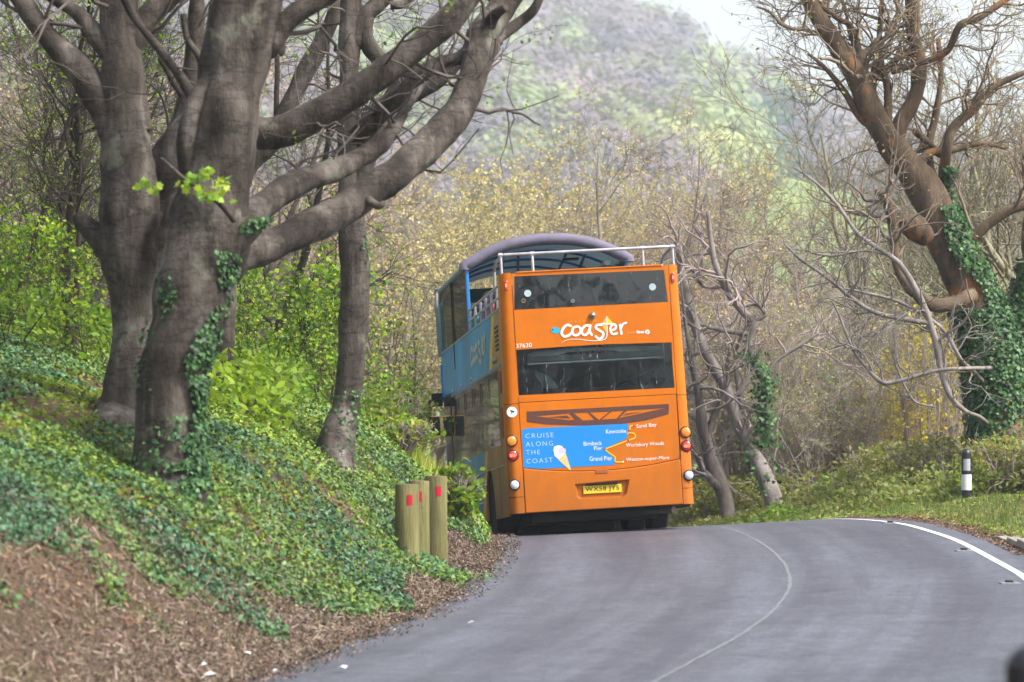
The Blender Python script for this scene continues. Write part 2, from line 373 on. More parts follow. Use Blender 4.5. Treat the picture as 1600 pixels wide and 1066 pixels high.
M_char = simple('black plate characters', (.01, .01, .01), None, .4, 10)
M_vio = simple('violet seat edge', (.07, .06, .15), None, .6, 10)
def lamp_mat(name, c, e=0):
    m, t, N, L, b = nodes(name); b.inputs['Base Color'].default_value = (*c, 1); b.inputs['Roughness'].default_value = .12
    b.inputs['Coat Weight'].default_value = 1
    if e: b.inputs['Emission Color'].default_value = (*c, 1); b.inputs['Emission Strength'].default_value = e
    return m
M_amb = lamp_mat('amber lens', (.75, .22, .01)); M_red = lamp_mat('red lens', (.40, .012, .008)); M_rlit = lamp_mat('lit red lens', (1.0, .10, .05), 1.6)
M_clear = lamp_mat('clear lens', (.52, .55, .62)); M_refl = lamp_mat('red reflector', (.45, .015, .02))
def glass(name, tint, fac, base=(.008, .010, .012), rough=.02, streak=0):
    m, t, N, L, b = nodes(name)
    b.inputs['Base Color'].default_value = (*base, 1); b.inputs['Roughness'].default_value = rough; b.inputs['Specular IOR Level'].default_value = .8
    b.inputs['Coat Weight'].default_value = .2; b.inputs['Coat Roughness'].default_value = .01
    tr = N.new('ShaderNodeBsdfTransparent'); tr.inputs[0].default_value = (*tint, 1)
    mx = N.new('ShaderNodeMixShader'); mx.inputs[0].default_value = fac
    L.new(tr.outputs[0], mx.inputs[1]); L.new(b.outputs[0], mx.inputs[2]); L.new(mx.outputs[0], N['Material Output'].inputs['Surface'])
    tc = N.new('ShaderNodeTexCoord')
    if streak:      # pale streaks painted on for tree and sky reflections in the glass
        n = noise(N, L, tc.outputs['Object'], 1.0, 5, .7, (13, 1, .9)); n5 = noise(N, L, tc.outputs['Object'], 34, 4, .8, (2.2, 1, .35))
        mu = N.new('ShaderNodeMath'); mu.operation = 'MULTIPLY'; L.new(n.outputs['Fac'], mu.inputs[0]); L.new(n5.outputs['Fac'], mu.inputs[1])
        k = ramp(N, [(.335, (0, 0, 0)), (.41, (streak,)*3)]); L.new(mu.outputs[0], k.inputs[0])
        df = N.new('ShaderNodeBsdfDiffuse'); df.inputs[0].default_value = (.42, .46, .52, 1)
        m2 = N.new('ShaderNodeMixShader'); L.new(k.outputs[0], m2.inputs[0]); L.new(mx.outputs[0], m2.inputs[1]); L.new(df.outputs[0], m2.inputs[2])
        L.new(m2.outputs[0], N['Material Output'].inputs['Surface'])
    nb = noise(N, L, tc.outputs['Object'], 1.6, 2, .5); bp = N.new('ShaderNodeBump'); bp.inputs['Strength'].default_value = .07; bp.inputs['Distance'].default_value = .02
    L.new(nb.outputs['Fac'], bp.inputs['Height']); L.new(bp.outputs[0], b.inputs['Normal'])
    return m
M_gl_rear = glass('dark rear glass', (.92, .97, .97), .36, streak=.7)
M_gl_up = glass('black rear glass', (.2, .2, .2), .93, streak=.45)
M_gl_side = glass('tinted side glass', (.55, .62, .58), .88, base=(.012, .02, .014), rough=.05)
M_gl_top = glass('clear upper deck glass', (.62, .68, .62), .45, base=(.03, .035, .025), rough=.05)
def grime(m):      # brown road film, heavier in runs down the panels
    t = m.node_tree; N, L = t.nodes, t.links; b = N['Principled BSDF']; src = b.inputs['Base Color'].links[0].from_socket
    tc = N.new('ShaderNodeTexCoord'); n = noise(N, L, tc.outputs['Object'], 2.0, 6, .7, (4, 4, .5)); n2 = noise(N, L, tc.outputs['Object'], 5, 5, .7)
    sx = N.new('ShaderNodeSeparateXYZ'); L.new(tc.outputs['Object'], sx.inputs[0]); mr = N.new('ShaderNodeMapRange'); mr.inputs[1].default_value = .2; mr.inputs[2].default_value = 1.5; mr.inputs[3].default_value = .34; mr.inputs[4].default_value = .0; L.new(sx.outputs[2], mr.inputs[0])
    a = N.new('ShaderNodeMath'); a.operation = 'MULTIPLY'; L.new(n.outputs['Fac'], a.inputs[0]); L.new(n2.outputs['Fac'], a.inputs[1]); a2 = N.new('ShaderNodeMath'); L.new(a.outputs[0], a2.inputs[0]); L.new(mr.outputs[0], a2.inputs[1])
    k = ramp(N, [(.22, (0, 0, 0)), (.75, (.55, .55, .55))]); L.new(a2.outputs[0], k.inputs[0])
    mx = N.new('ShaderNodeMixRGB'); L.new(k.outputs[0], mx.inputs[0]); L.new(src, mx.inputs[1]); mx.inputs[2].default_value = (.16, .085, .035, 1); L.new(mx.outputs[0], b.inputs['Base Color'])
grime(M_org)
def side_paint():
    m, t, N, L, b = nodes('side livery')
    tc = N.new('ShaderNodeTexCoord'); sx = N.new('ShaderNodeSeparateXYZ'); L.new(tc.outputs['Object'], sx.inputs[0])
    # the yellow stripe leans: s = y + 0.95*(z-1.0); orange behind, blue ahead
    a = N.new('ShaderNodeMath'); a.operation = 'MULTIPLY_ADD'; L.new(sx.outputs[2], a.inputs[0]); a.inputs[1].default_value = .97; L.new(sx.outputs[1], a.inputs[2])
    mr = N.new('ShaderNodeMapRange'); mr.inputs[1].default_value = 0; mr.inputs[2].default_value = 10; L.new(a.outputs[0], mr.inputs[0])
    r = ramp(N, [(0, (.42, .20, .05)), (.405, (.80, .50, .02)), (.44, (.006, .29, .58))], 'CONSTANT'); L.new(mr.outputs[0], r.inputs[0])
    n = noise(N, L, tc.outputs['Object'], .8, 3, .5); rr = ramp(N, [(.3, (.6, .65, .7)), (.7, (1.25, 1.25, 1.2))]); L.new(n.outputs['Fac'], rr.inputs[0])
    mx = N.new('ShaderNodeMixRGB'); mx.blend_type = 'MULTIPLY'; mx.inputs[0].default_value = 1; L.new(r.outputs[0], mx.inputs[1]); L.new(rr.outputs[0], mx.inputs[2])
    L.new(mx.outputs[0], b.inputs['Base Color']); b.inputs['Roughness'].default_value = .38; b.inputs['Specular IOR Level'].default_value = .15; b.inputs['Coat Weight'].default_value = .05; b.inputs['Coat Roughness'].default_value = .06
    return m
M_side = side_paint()

# pose, read from the photograph
_F = Vector((-.097, 1, -.0388)).normalized()
_roll = math.radians(3.15)
_R0 = _F.cross(Vector((0, 0, 1))).normalized(); _U0 = _R0.cross(_F).normalized()
_R = (_R0*math.cos(_roll)+_U0*math.sin(_roll)).normalized(); _U = _R.cross(_F).normalized()
ZB = .31                                          # underside of the rear bumper above the road
_O = Vector(P(942, 795, 54.0))-_U*ZB
BM = Matrix(((_R.x, _F.x, _U.x, _O.x), (_R.y, _F.y, _U.y, _O.y), (_R.z, _F.z, _U.z, _O.z), (0, 0, 0, 1)))
bus = empty('double_decker_bus'); bus.matrix_world = BM
tag(bus, 'orange rear of an open-top double-decker bus with blue side, grey canopy and yellow number plate', 'bus')
_Bi = BM.inverted()
_camL = _Bi @ Vector((0, 0, ZC))
def _ray(px, py): return ((_Bi @ Vector(P(px, py, 50)))-_camL)
def rp(px, py, y=0.0):                            # photo pixel on the bus's rear plane
    d = _ray(px, py); k = (y-_camL.y)/d.y; q = _camL+d*k; return q.x, q.z
def sp(px, py, x=-1.262):
    d = _ray(px, py); k = (x-_camL.x)/d.x; q = _camL+d*k; return q.y, q.z
def part(mb, name, mat, parent=bus, **k): return mb.build(name, mat, parent, **k)
ZT, LEN = 3.58, 10.2
def hw(z): return 1.268-.040*max(0, (z-1.0))/2.6
def rear(u, v, off=0): return (u, -off, v)
PPM = 114.6
# --- rear skin: body panel with openings for both windows
wl, wr = hw(ZT)-.225, hw(ZT)-.20
up_win = [rp(803.5, 484.5), rp(1043.6, 472), rp(1037.5, 421.8), rp(803.5, 432)]
lo_win = [rp(809.6, 618), rp(1054, 606), rp(1051, 570), rp(1049.4, 535), rp(930, 538.5), rp(806, 546.8)]
zs = rp(925, 623)[1]                               # seam under the lower window
zm = rp(925, 512)[1]
def framed(mb, outer, hole, th=.03):
    """a panel made of a ring of quads round an opening, both lists in step"""
    n = len(outer); vs = []
    for y in (0, th): vs += [(x, y, z) for x, z in outer]+[(x, y, z) for x, z in hole]
    fs = []
    for i in range(n):
        k = (i+1) % n; fs += [(i, k, n+k, n+i), (2*n+i, 3*n+i, 3*n+k, 2*n+k), (n+i, n+k, 3*n+k, 3*n+i), (i, 2*n+i, 2*n+k, k)]
    mb.add(vs, fs)
mb = MB()
framed(mb, [(-1.058, zm), (1.10, zm), (1.095, ZT), (-1.055, ZT)], up_win)
lo8 = [lo_win[i] for i in (0, 1, 2, 3, 4, 5)]
framed(mb, [(-1.062, zs+.004), (1.108, zs+.004), (1.105, (zs+zm)/2), (1.10, zm), (.04, zm), (-1.058, zm)], lo8)
part(mb, 'upper_rear_panel', M_org)
def arc_pts(pts, n=14):
    (x0, z0), (x1, z1), (x2, z2) = pts; r = []
    for i in range(n+1):
        t = i/n; r.append(((1-t)**2*x0+2*t*(1-t)*x1+t*t*x2, (1-t)**2*z0+2*t*(1-t)*z1+t*t*z2))
    return r
bl = arc_pts([rp(817.5, 731), rp(942, 746), rp(1060.5, 717)])
part(MB().poly([(-1.062, zs-.004)]+[(x, z+.004) for x, z in [(-1.062, bl[0][1])]+bl[1:-1]+[(1.10, bl[-1][1])]]+[(1.10, zs-.004)], (), rear, .03), 'engine_cover', M_org, bevel=.006)
# lower bumper panel with the number plate recess
rec = [rp(898, 757.5), rp(982.5, 750), rp(978, 772), rp(972, 777), rp(906, 780.5), rp(901, 776)]
bt = [(-1.062, bl[0][1]-.006)]+[(x, z-.006) for x, z in bl[1:-1]]+[(1.10, bl[-1][1]-.006)]
bot = [(1.10, ZB), (-1.062, ZB)]
part(MB().poly(bt+bot, [rec[::-1]], lambda u, v: (u, -.035, v), .06), 'bumper', M_org, bevel=.012)
mb = MB()
inner = [(x*.93+rp(940, 767)[0]*.07, z*.9+rp(940, 767)[1]*.1) for x, z in rec]
vs = [(x, -.034, z) for x, z in rec]+[(x, .012, z) for x, z in inner]
mb.add(vs, [(i, (i+1) % 6, (i+1) % 6+6, i+6) for i in range(6)]+[tuple(range(6, 12))]); part(mb, 'plate_recess', M_org)
pc = rp(941, 764.3); pl = MB().box((pc[0]-.264, -.012, pc[1]-.056), (pc[0]+.264, 0.004, pc[1]+.056)); plate = part(pl, 'number_plate', M_plate, bevel=.006)
part(MB().box((pc[0]-.22, -.05, pc[1]+.064), (pc[0]+.22, .0, pc[1]+.088)), 'plate_lamp_housing', M_blkgloss, bevel=.004)
hc = rp(939.5, 735.5); part(MB().box((hc[0]-.085, -.043, hc[1]-.04), (hc[0]+.085, -.033, hc[1]+.012)), 'cover_handle', simple('dark orange recess', (.35, .08, .01), None, .5), bevel=.006)
# corner panels, three lengths each side
for s in (-1, 1):
    for z0, z1 in ((ZB, rp(800, 777.5)[1]-.004) if s < 0 else (ZB, rp(1070, 763)[1]-.004),
                   (rp(800, 777.5)[1]+.004 if s < 0 else rp(1070, 763)[1]+.004, rp(790, 632)[1]-.004),
                   (rp(790, 632)[1]+.004, ZT+.012)):
        mb = MB(); pr = []; zz = np.linspace(z0, z1, 8)
        for z in zz:
            W = hw(z); xi = 1.066 if s < 0 else (1.104 if z < 1.0 else np.interp(z, [1.0, ZT], [1.112, 1.099]))
            a = [(xi+.004, .03), (xi+.004, -.03 if z < 1.0 else -.004), (W-.12, -.03 if z < 1.0 else -.004)]
            for q in range(1, 7):
                t = q/6*PI/2; a.append((W-.12+.12*math.sin(t), .12-.12*math.cos(t)-(.03 if z < 1.0 else .004)*math.cos(t)))
            a += [(W, .30), (W-.03, .30)]
            pr.append([(s*x, y, z) for x, y in a])
        n = len(pr[0]); flat = [p for r in pr for p in r]; fs = []
        for i in range(len(pr)-1):
            for k in range(n-1): fs.append((i*n+k, i*n+k+1, (i+1)*n+k+1, (i+1)*n+k))
        fs.append(tuple(range(n))); fs.append(tuple(range((len(pr)-1)*n, len(pr)*n)))
        mb.add(flat, fs); part(mb, 'corner_panel', M_org, smooth=True)
part(MB().box((-1.0, -.012, ZT), (1.01, .10, ZT+.022)), 'rear_capping', M_org, bevel=.008)
# windows
def pane(name, pts, mat, y=-.003, th=.008, parent=bus): return part(MB().poly(pts, (), lambda u, v: (u, y, v), th), name, mat, parent)
uw = pane('upper_rear_window', up_win, M_gl_up, y=.004)
lw = pane('lower_rear_window', lo_win, M_gl_rear, y=.004)
def disc(name, px, py, r, mat, y=-.004, parent=bus, dome=.0, n=24, ring=None):
    x, z = rp(px, py); mb = MB()
    pr = [(r, y), (r, y-.004)]+[(r*math.cos(t), y-.004-dome*math.sin(t)) for t in np.linspace(.2, 1.45, 5)] if dome else [(r, y), (r, y-.002)]
    mb.lathe(pr, n, 0, (x, 0, z), 'y'); o = part(mb, name, mat, parent, smooth=True)
    if ring:
        rb = MB(); rb.lathe([(r+.001, y), (r+ring, y), (r+ring, y-.010), (r+ring*.4, y-.014), (r+.001, y-.010)], n, 0, (x, 0, z), 'y', cap=False); part(rb, 'bezel', M_blkgloss, o, smooth=True)
    return o
disc('window_roundel', 824.5, 458.5, .048, simple('frosted disc', (.42, .52, .56), None, .4), parent=uw)
disc('window_roundel', 1019.5, 448.5, .048, simple('frosted disc pale', (.40, .50, .54), None, .4), parent=uw)
disc('window_roundel', 895, 470.5, .030, simple('frosted disc dim', (.12, .13, .15), None, .4), parent=uw)
ro = MB(); x_, z_ = rp(818, 470); ro.lathe([(.018, -.004), (.03, -.004), (.03, -.007), (.018, -.007)], 20, 0, (x_, 0, z_), 'y', cap=False); part(ro, 'window_ring', simple('dull brass ring', (.22, .16, .10), None, .5), uw)
# pale saloon lining that shows through the lower window, and the dark ceramic border
cs = lambda x, y: rp(800+x/5.714, 480+y/5.714, .10)
hd = [cs(*q) for q in ((138, 408), (500, 368), (1000, 352), (1328, 342), (1338, 470), (1230, 440), (1100, 412), (900, 388), (700, 386), (500, 404), (300, 455), (150, 528))]
part(MB().poly(hd, (), lambda u, v: (u, .10, v), .03), 'saloon_header', M_int)
lp = [cs(*q) for q in ((140, 535), (205, 590), (240, 650), (290, 720), (420, 722), (360, 640), (300, 600), (205, 560))]
part(MB().poly(lp, (), lambda u, v: (u, .12, v), .02), 'saloon_corner_trim', simple('dim green lining', (.09, .14, .13), None, .6))
border_o = [(x*1.0, z) for x, z in lo_win]
bi = [cs(*q) for q in ((128, 402), (400, 366), (760, 345), (1335, 332), (1345, 480), (1240, 640), (1225, 690), (700, 712), (290, 735), (225, 640), (190, 590), (135, 545))]
part(MB().poly([(x, z) for x, z in lo_win], [bi[::-1]], lambda u, v: (u, .016, v), .002), 'window_border', M_blkgloss, lw)
# rear details
zc_ = rp(925.5, 493.5); cb = MB(); cb.lathe([(.045, 0), (.045, -.025), (.030, -.045), (.004, -.058)], 20, 0, (zc_[0], 0, zc_[1]), 'y'); camo = part(cb, 'camera_dome', simple('silver dome', (.35, .33, .32), None, .2, metallic=.8), smooth=True)
disc('dome_lens', 925.5, 493.5, .016, M_blkgloss, y=-.055, parent=camo)
for px, py in ((790.5, 446.5), (1051.3, 434)):
    x, z = rp(px, py); hb = part(MB().box((x-.024, -.022, z-.066), (x+.024, 0, z+.066)), 'marker_lamp', M_red, bevel=.012)
    part(MB().box((x-.012, -.03, z-.022), (x+.012, -.021, z+.026)), 'lit_bulb', M_rlit, hb, bevel=.005)
disc('amber_indicator', 799.4, 689.3, .068, M_amb, dome=.022, ring=.014); disc('amber_indicator', 1071.3, 675.5, .068, M_amb, dome=.022, ring=.014)
for px, py, s in ((801.2, 712, 1), (1072.4, 697.2, -1)):
    tl = disc('tail_lamp', px, py, .068, M_red, dome=.020, ring=.014); x, z = rp(px, py)
    mb = MB()
    for k in range(3): mb.box((x+s*(-.034+.017*k)-.006, -.031, z-.020), (x+s*(-.034+.017*k)+.006, -.026, z+.020))
    mb.add([(x+s*.014, -.031, z-.024), (x+s*.042, -.031, z), (x+s*.014, -.031, z+.024)], [(0, 1, 2)])
    part(mb, 'lit_arrow', M_rlit, tl)
disc('reflector', 805.5, 733.7, .030, M_refl, dome=.006); disc('reflector', 1069.6, 717.5, .030, M_refl, dome=.006)
disc('reversing_lamp', 803.7, 758, .062, M_clear, dome=.03, ring=.016, y=-.03); disc('reversing_lamp', 1076, 743, .062, M_clear, dome=.03, ring=.016, y=-.03)
st = disc('camera_sticker', 799.9, 644, .072, M_white, y=-.006)
x, z = rp(799.9, 644); mb = MB(); mb.add([(x-.03, -.0095, z+.012), (x-.018, -.0095, z+.030), (x+.036, -.0095, z+.010), (x+.026, -.0095, z-.012)], [(0, 1, 2, 3)]); mb.add([(x-.006, -.0095, z-.001), (x+.004, -.0095, z-.004), (x-.006, -.0095, z-.030), (x-.022, -.0095, z-.030)], [(0, 1, 2, 3)])
part(mb, 'camera_symbol', M_char, st)
# engine grille: frame of dark mesh with orange bars showing between
def seat_place(px, py, x):   # distance along the bus at which a head at side x shows at px
    d = _ray(px, py); k = (x-_camL.x)/d.x; return (_camL+d*k).y
g = lambda x, y: rp(780+x/4.634, 620+y/4.634)
gr = [g(198, 108), g(200, 182), g(330, 200), g(520, 207), g(720, 207), g(900, 196), g(1060, 172), g(1222, 128), g(1228, 118), g(1228, 52)]
holes = [[g(262, 141), g(505, 122), g(545, 165), g(505, 170)], [g(540, 119), g(640, 115), g(690, 168), g(605, 172)],
         [g(655, 114), g(800, 108), g(722, 168)], [g(815, 107), g(900, 102), g(850, 158), g(742, 166)], [g(925, 101), g(1205, 82), g(868, 154)]]
gr0 = part(MB().poly(gr, [h for h in holes], lambda u, v: (u, -.003, v), .002), 'engine_grille', M_brown)
for tri_ in ([g(350, 148), g(490, 136), g(515, 158)], [g(920, 122), g(1040, 108), g(895, 138)]): part(MB().poly(tri_, (), lambda u, v: (u, -.0035, v)), 'grille_inset', M_brown, gr0)
# blue vinyl with the route map
bp_ = [g(163, 250), g(172, 236), g(200, 230), g(935, 195), g(925, 300), g(760, 378), g(835, 450), g(832, 495), g(300, 522), g(178, 514)]
vin = part(MB().poly(bp_, (), lambda u, v: (u, -.0032, v), .002), 'route_map_vinyl', M_sky)
_lay = [0]
def ribbon(mb, pts, wd, y=-.006, f=None, caps=True, m=0):
    """flat stroke along pts (local x,z); wd is one width or one per point"""
    pts = [Vector((p[0], p[1])) for p in pts]
    if len(pts) > 2:   # Catmull-Rom smoothing
        q = [pts[0]]; 
        ws = wd if isinstance(wd, (list, tuple)) else [wd]*len(pts); wq = [ws[0]]
        for i in range(len(pts)-1):
            p0, p1, p2, p3 = pts[max(i-1, 0)], pts[i], pts[i+1], pts[min(i+2, len(pts)-1)]
            for k in range(1, 6):
                t = k/5; q.append(.5*((2*p1)+(p2-p0)*t+(2*p0-5*p1+4*p2-p3)*t*t+(3*p1-p0-3*p2+p3)*t**3)); wq.append(ws[i]*(1-t)+ws[i+1]*t)
        pts, ws = q, wq
    else: ws = wd if isinstance(wd, (list, tuple)) else [wd]*len(pts)
    N = len(pts); vs = []; _lay[0] = (_lay[0]+1) % 8; yy = y-_lay[0]*.00035
    g3 = f or (lambda u, v, y: (u, y, v))
    for i, p in enumerate(pts):
        t = (pts[min(i+1, N-1)]-pts[max(i-1, 0)]).normalized(); nn = Vector((-t.y, t.x))*ws[i]/2
        vs += [g3(*(p+nn), yy), g3(*(p-nn), yy)]
    fs = [(2*i, 2*i+1, 2*i+3, 2*i+2) for i in range(N-1)]
    if caps:
        for e, d in ((0, -1), (N-1, 1)):
            t = (pts[min(e+1, N-1)]-pts[max(e-1, 0)]).normalized()*d; nn = Vector((-t.y, t.x)); b = len(vs)
            for k in range(7):
                a = -PI/2+PI*k/6; vs.append(g3(*(pts[e]+t*math.cos(a)*ws[e]/2+nn*math.sin(a)*ws[e]/2), yy))
            fs.append(tuple(range(b, b+7)))
    mb.add(vs, fs, m)
W1 = 5/PPM
mb = MB()
for s in ([(975, 212), (948, 214), (945, 250), (930, 268)], [(940, 262), (975, 265), (985, 295), (935, 316)], [(935, 316), (765, 380)], [(765, 382), (800, 410), (838, 436), (842, 470), (892, 472)]):
    ribbon(mb, [g(*q) for q in s], 8/4.634/PPM*1.05)
part(mb, 'route_line', M_yel, vin)
mb = MB()
for q in ((975, 213), (933, 316), (765, 380), (944, 247)): x, z = g(*q); part(MB().lathe([(.012, -.0095), (.012, -.0105)], 10, 0, (x, 0, z), 'y'), 'route_stop', M_red, vin)
x, z = g(897, 471); part(MB().lathe([(.012, -.0095), (.012, -.0105)], 10, 0, (x, 0, z), 'y'), 'route_stop', M_white, vin)
# ice cream
x, z = g(440, 392); mb = MB()
part(MB().poly([g(420, 450), g(480, 405), g(520, 530), g(512, 533)], (), lambda u, v: (u, -.006, v)), 'cone_graphic', simple('wafer vinyl', (.66, .50, .22), None, .5), vin)
def blob(mb, pts, y): mb.poly([g(*q) for q in pts], (), lambda u, v: (u, y, v))
mb = MB(); blob(mb, [(392, 385), (398, 362), (425, 352), (455, 358), (462, 372), (480, 378), (482, 400), (470, 412), (448, 440), (425, 447), (402, 430), (398, 410)], -.0065); part(mb, 'scoop_graphic', M_white, vin)
mb = MB(); blob(mb, [(425, 382), (445, 368), (470, 372), (480, 385), (478, 405), (462, 416), (440, 412), (424, 400)], -.007); part(mb, 'scoop_shade_graphic', simple('lilac vinyl', (.62, .50, .70), None, .5), vin)

# lettering: built-in font, turned into mesh and laid on the panel
def text_mesh(s, bold=0.0, spacing=1.0, shear=0):
    c = bpy.data.curves.new('lettering', 'FONT'); c.body = s; c.offset = bold; c.space_character = spacing; c.shear = shear; c.resolution_u = 3
    o = bpy.data.objects.new('lettering', c); COL.objects.link(o); bpy.context.view_layer.update()
    me = bpy.data.meshes.new_from_object(o.evaluated_get(bpy.context.evaluated_depsgraph_get()))
    bpy.data.objects.remove(o); bpy.data.curves.remove(c); return me
def lettering(s, x0, z0, wid, hei, mat, y=-.006, name='lettering', parent=bus, bold=0., spacing=1., pts=None, slope=0.):
    me = text_mesh(s, bold, spacing); n = len(me.vertices); a = np.empty(n*3); me.vertices.foreach_get('co', a); a = a.reshape(-1, 3)
    lo, hi = a.min(0), a.max(0); u = (a[:, 0]-lo[0])/(hi[0]-lo[0])*wid; v = (a[:, 1]-lo[1])/(hi[1]-lo[1])*hei
    a = np.stack([x0+u, np.full(n, y), z0+v+slope*u], 1); me.vertices.foreach_set('co', a.ravel()); me.update(); me.materials.clear(); me.materials.append(mat); me.name = name
    return link(name, me, parent)
def rtext(s, p0, p1, hpx, mat, y=-.006, **k):      # baseline from photo pixel p0 to p1
    a, b = rp(*p0), rp(*p1); return lettering(s, a[0], a[1], b[0]-a[0], hpx/PPM, mat, y, slope=(b[1]-a[1])/(b[0]-a[0]), **k)
gp = lambda x, y: (780+x/4.634, 620+y/4.634)
for s, a, b in (('CRUISE', (190, 302), (394, 293)), ('ALONG', (193, 362), (390, 353)), ('THE', (195, 421), (296, 417)), ('COAST', (198, 484), (388, 474))):
    # first letter a little bigger than the rest, as small capitals
    rtext(s, gp(*a), gp(*b), 33/4.634, M_cream, parent=vin, bold=-.012, spacing=1.25)
for s, a, b, h in (('Kewstoke', (774, 268), (920, 262), 30), ('Sand Bay', (994, 237), (1140, 222), 36), ('Birnbeck', (612, 356), (744, 350), 30), ('Pier', (688, 388), (746, 386), 28),
                   ('Grand Pier', (655, 466), (818, 460), 32), ('Worlebury Woods', (918, 374), (1194, 358), 36), ('Weston-super-Mare', (920, 476), (1232, 460), 34)):
    rtext(s, gp(*a), gp(*b), h/4.634, M_white, parent=vin if a[0] < 900 else bus, bold=-.004)
rtext('37630', (806.6, 544.2), (831, 542.4), 6.6, M_white, name='fleet_number', bold=.0)
cp = lambda x, y: (800+x/5.714, 480+y/5.714)
rtext('WESTON', cp(497, 146), cp(752, 134), 4.3, M_faint, bold=-.02, spacing=1.3)
rtext('from', cp(1030, 238), cp(1098, 235), 4.4, M_pale, bold=-.01)
rtext('First', cp(1114, 238), cp(1180, 234), 4.8, M_white, bold=.04)
lettering('WX58 JYS', pc[0]-.232, pc[1]-.038, .464, .076, M_char, -.0145, 'plate_characters', plate, bold=.008, spacing=1.12)
C = lambda x, y: rp(*cp(x, y))
logo = MB()
w0 = 21/5.714/PPM
strokes = [([(524, 168), (492, 160), (458, 188), (443, 232), (466, 262), (505, 252), (530, 232)], w0*1.05),
           ([(582, 172), (548, 186), (538, 222), (556, 250), (590, 246), (612, 216), (606, 186), (584, 171)], w0),
           ([(694, 166), (655, 166), (626, 198), (625, 232), (648, 250), (676, 232), (696, 190)], w0), ([(699, 166), (692, 212), (712, 248)], w0),
           ([(800, 158), (762, 160), (748, 184), (776, 206), (814, 232), (806, 268), (776, 284), (748, 262)], w0),
           ([(882, 208), (918, 196), (926, 166), (902, 154), (880, 180), (880, 216), (902, 242), (936, 234)], w0*.92),
           ([(964, 160), (976, 238)], w0), ([(972, 190), (990, 152), (1018, 140)], w0*.85)]
for s, q in strokes: ribbon(logo, [C(*p) for p in s], q)
part(logo, 'coaster_lettering', M_white)
mb = MB(); ribbon(mb, [C(*p) for p in ((845, 82), (848, 160), (849, 235), (838, 276), (800, 296), (700, 300), (600, 288), (520, 288), (470, 302), (443, 318))], [.008, .010, .012, .010, .008, .007, .006, .006, .005, .003], -.007)
ribbon(mb, [C(*p) for p in ((786, 146), (845, 152), (908, 148))], [.008, .016, .008], -.0085); part(mb, 'kite_string', M_white)
kt = part(MB().poly([C(845, 80), C(806, 150), C(808, 175), C(846, 238)], (), lambda u, v: (u, -.004, v)), 'kite_graphic', M_yel)
part(MB().poly([C(846, 80), C(848, 149), C(905, 145)], (), lambda u, v: (u, -.0045, v)), 'kite_graphic', M_yel)
part(MB().poly([C(843, 82), C(800, 146), C(843, 150)], (), lambda u, v: (u, -.0045, v)), 'kite_graphic', M_pale)
fx, fz = C(388, 208)
fish = part(MB().poly([(fx+.066*math.cos(t)/1.0*.98, fz+.046*math.sin(t)-.006*math.cos(t)) for t in np.linspace(0, 2*PI, 18)[:-1]], (), lambda u, v: (u, -.004, v)), 'fish_graphic', M_cyan)
part(MB().poly([C(428, 208), C(462, 186), C(450, 212), C(456, 244)], (), lambda u, v: (u, -.0045, v)), 'fish_tail', M_cyan, fish)
part(MB().poly([(C(362, 202)[0]+.011*math.cos(t), C(362, 202)[1]+.011*math.sin(t)) for t in np.linspace(0, 2*PI, 10)[:-1]], (), lambda u, v: (u, -.0055, v)), 'fish_eye', M_char, fish)
fx, fz = C(1208, 222)
mb = MB(); mb.poly([(fx+.032*math.cos(t), fz+.032*math.sin(t)) for t in np.linspace(0, 2*PI, 18)[:-1]], (), lambda u, v: (u, -.004, v)); ob = part(mb, 'operator_roundel', M_white)
mb = MB(); ribbon(mb, [(fx-.008, fz-.030), (fx-.004, fz+.004), (fx+.012, fz+.012), (fx+.010, fz-.004), (fx-.003, fz-.006)], .008, -.005); part(mb, 'roundel_mark', M_org, ob)

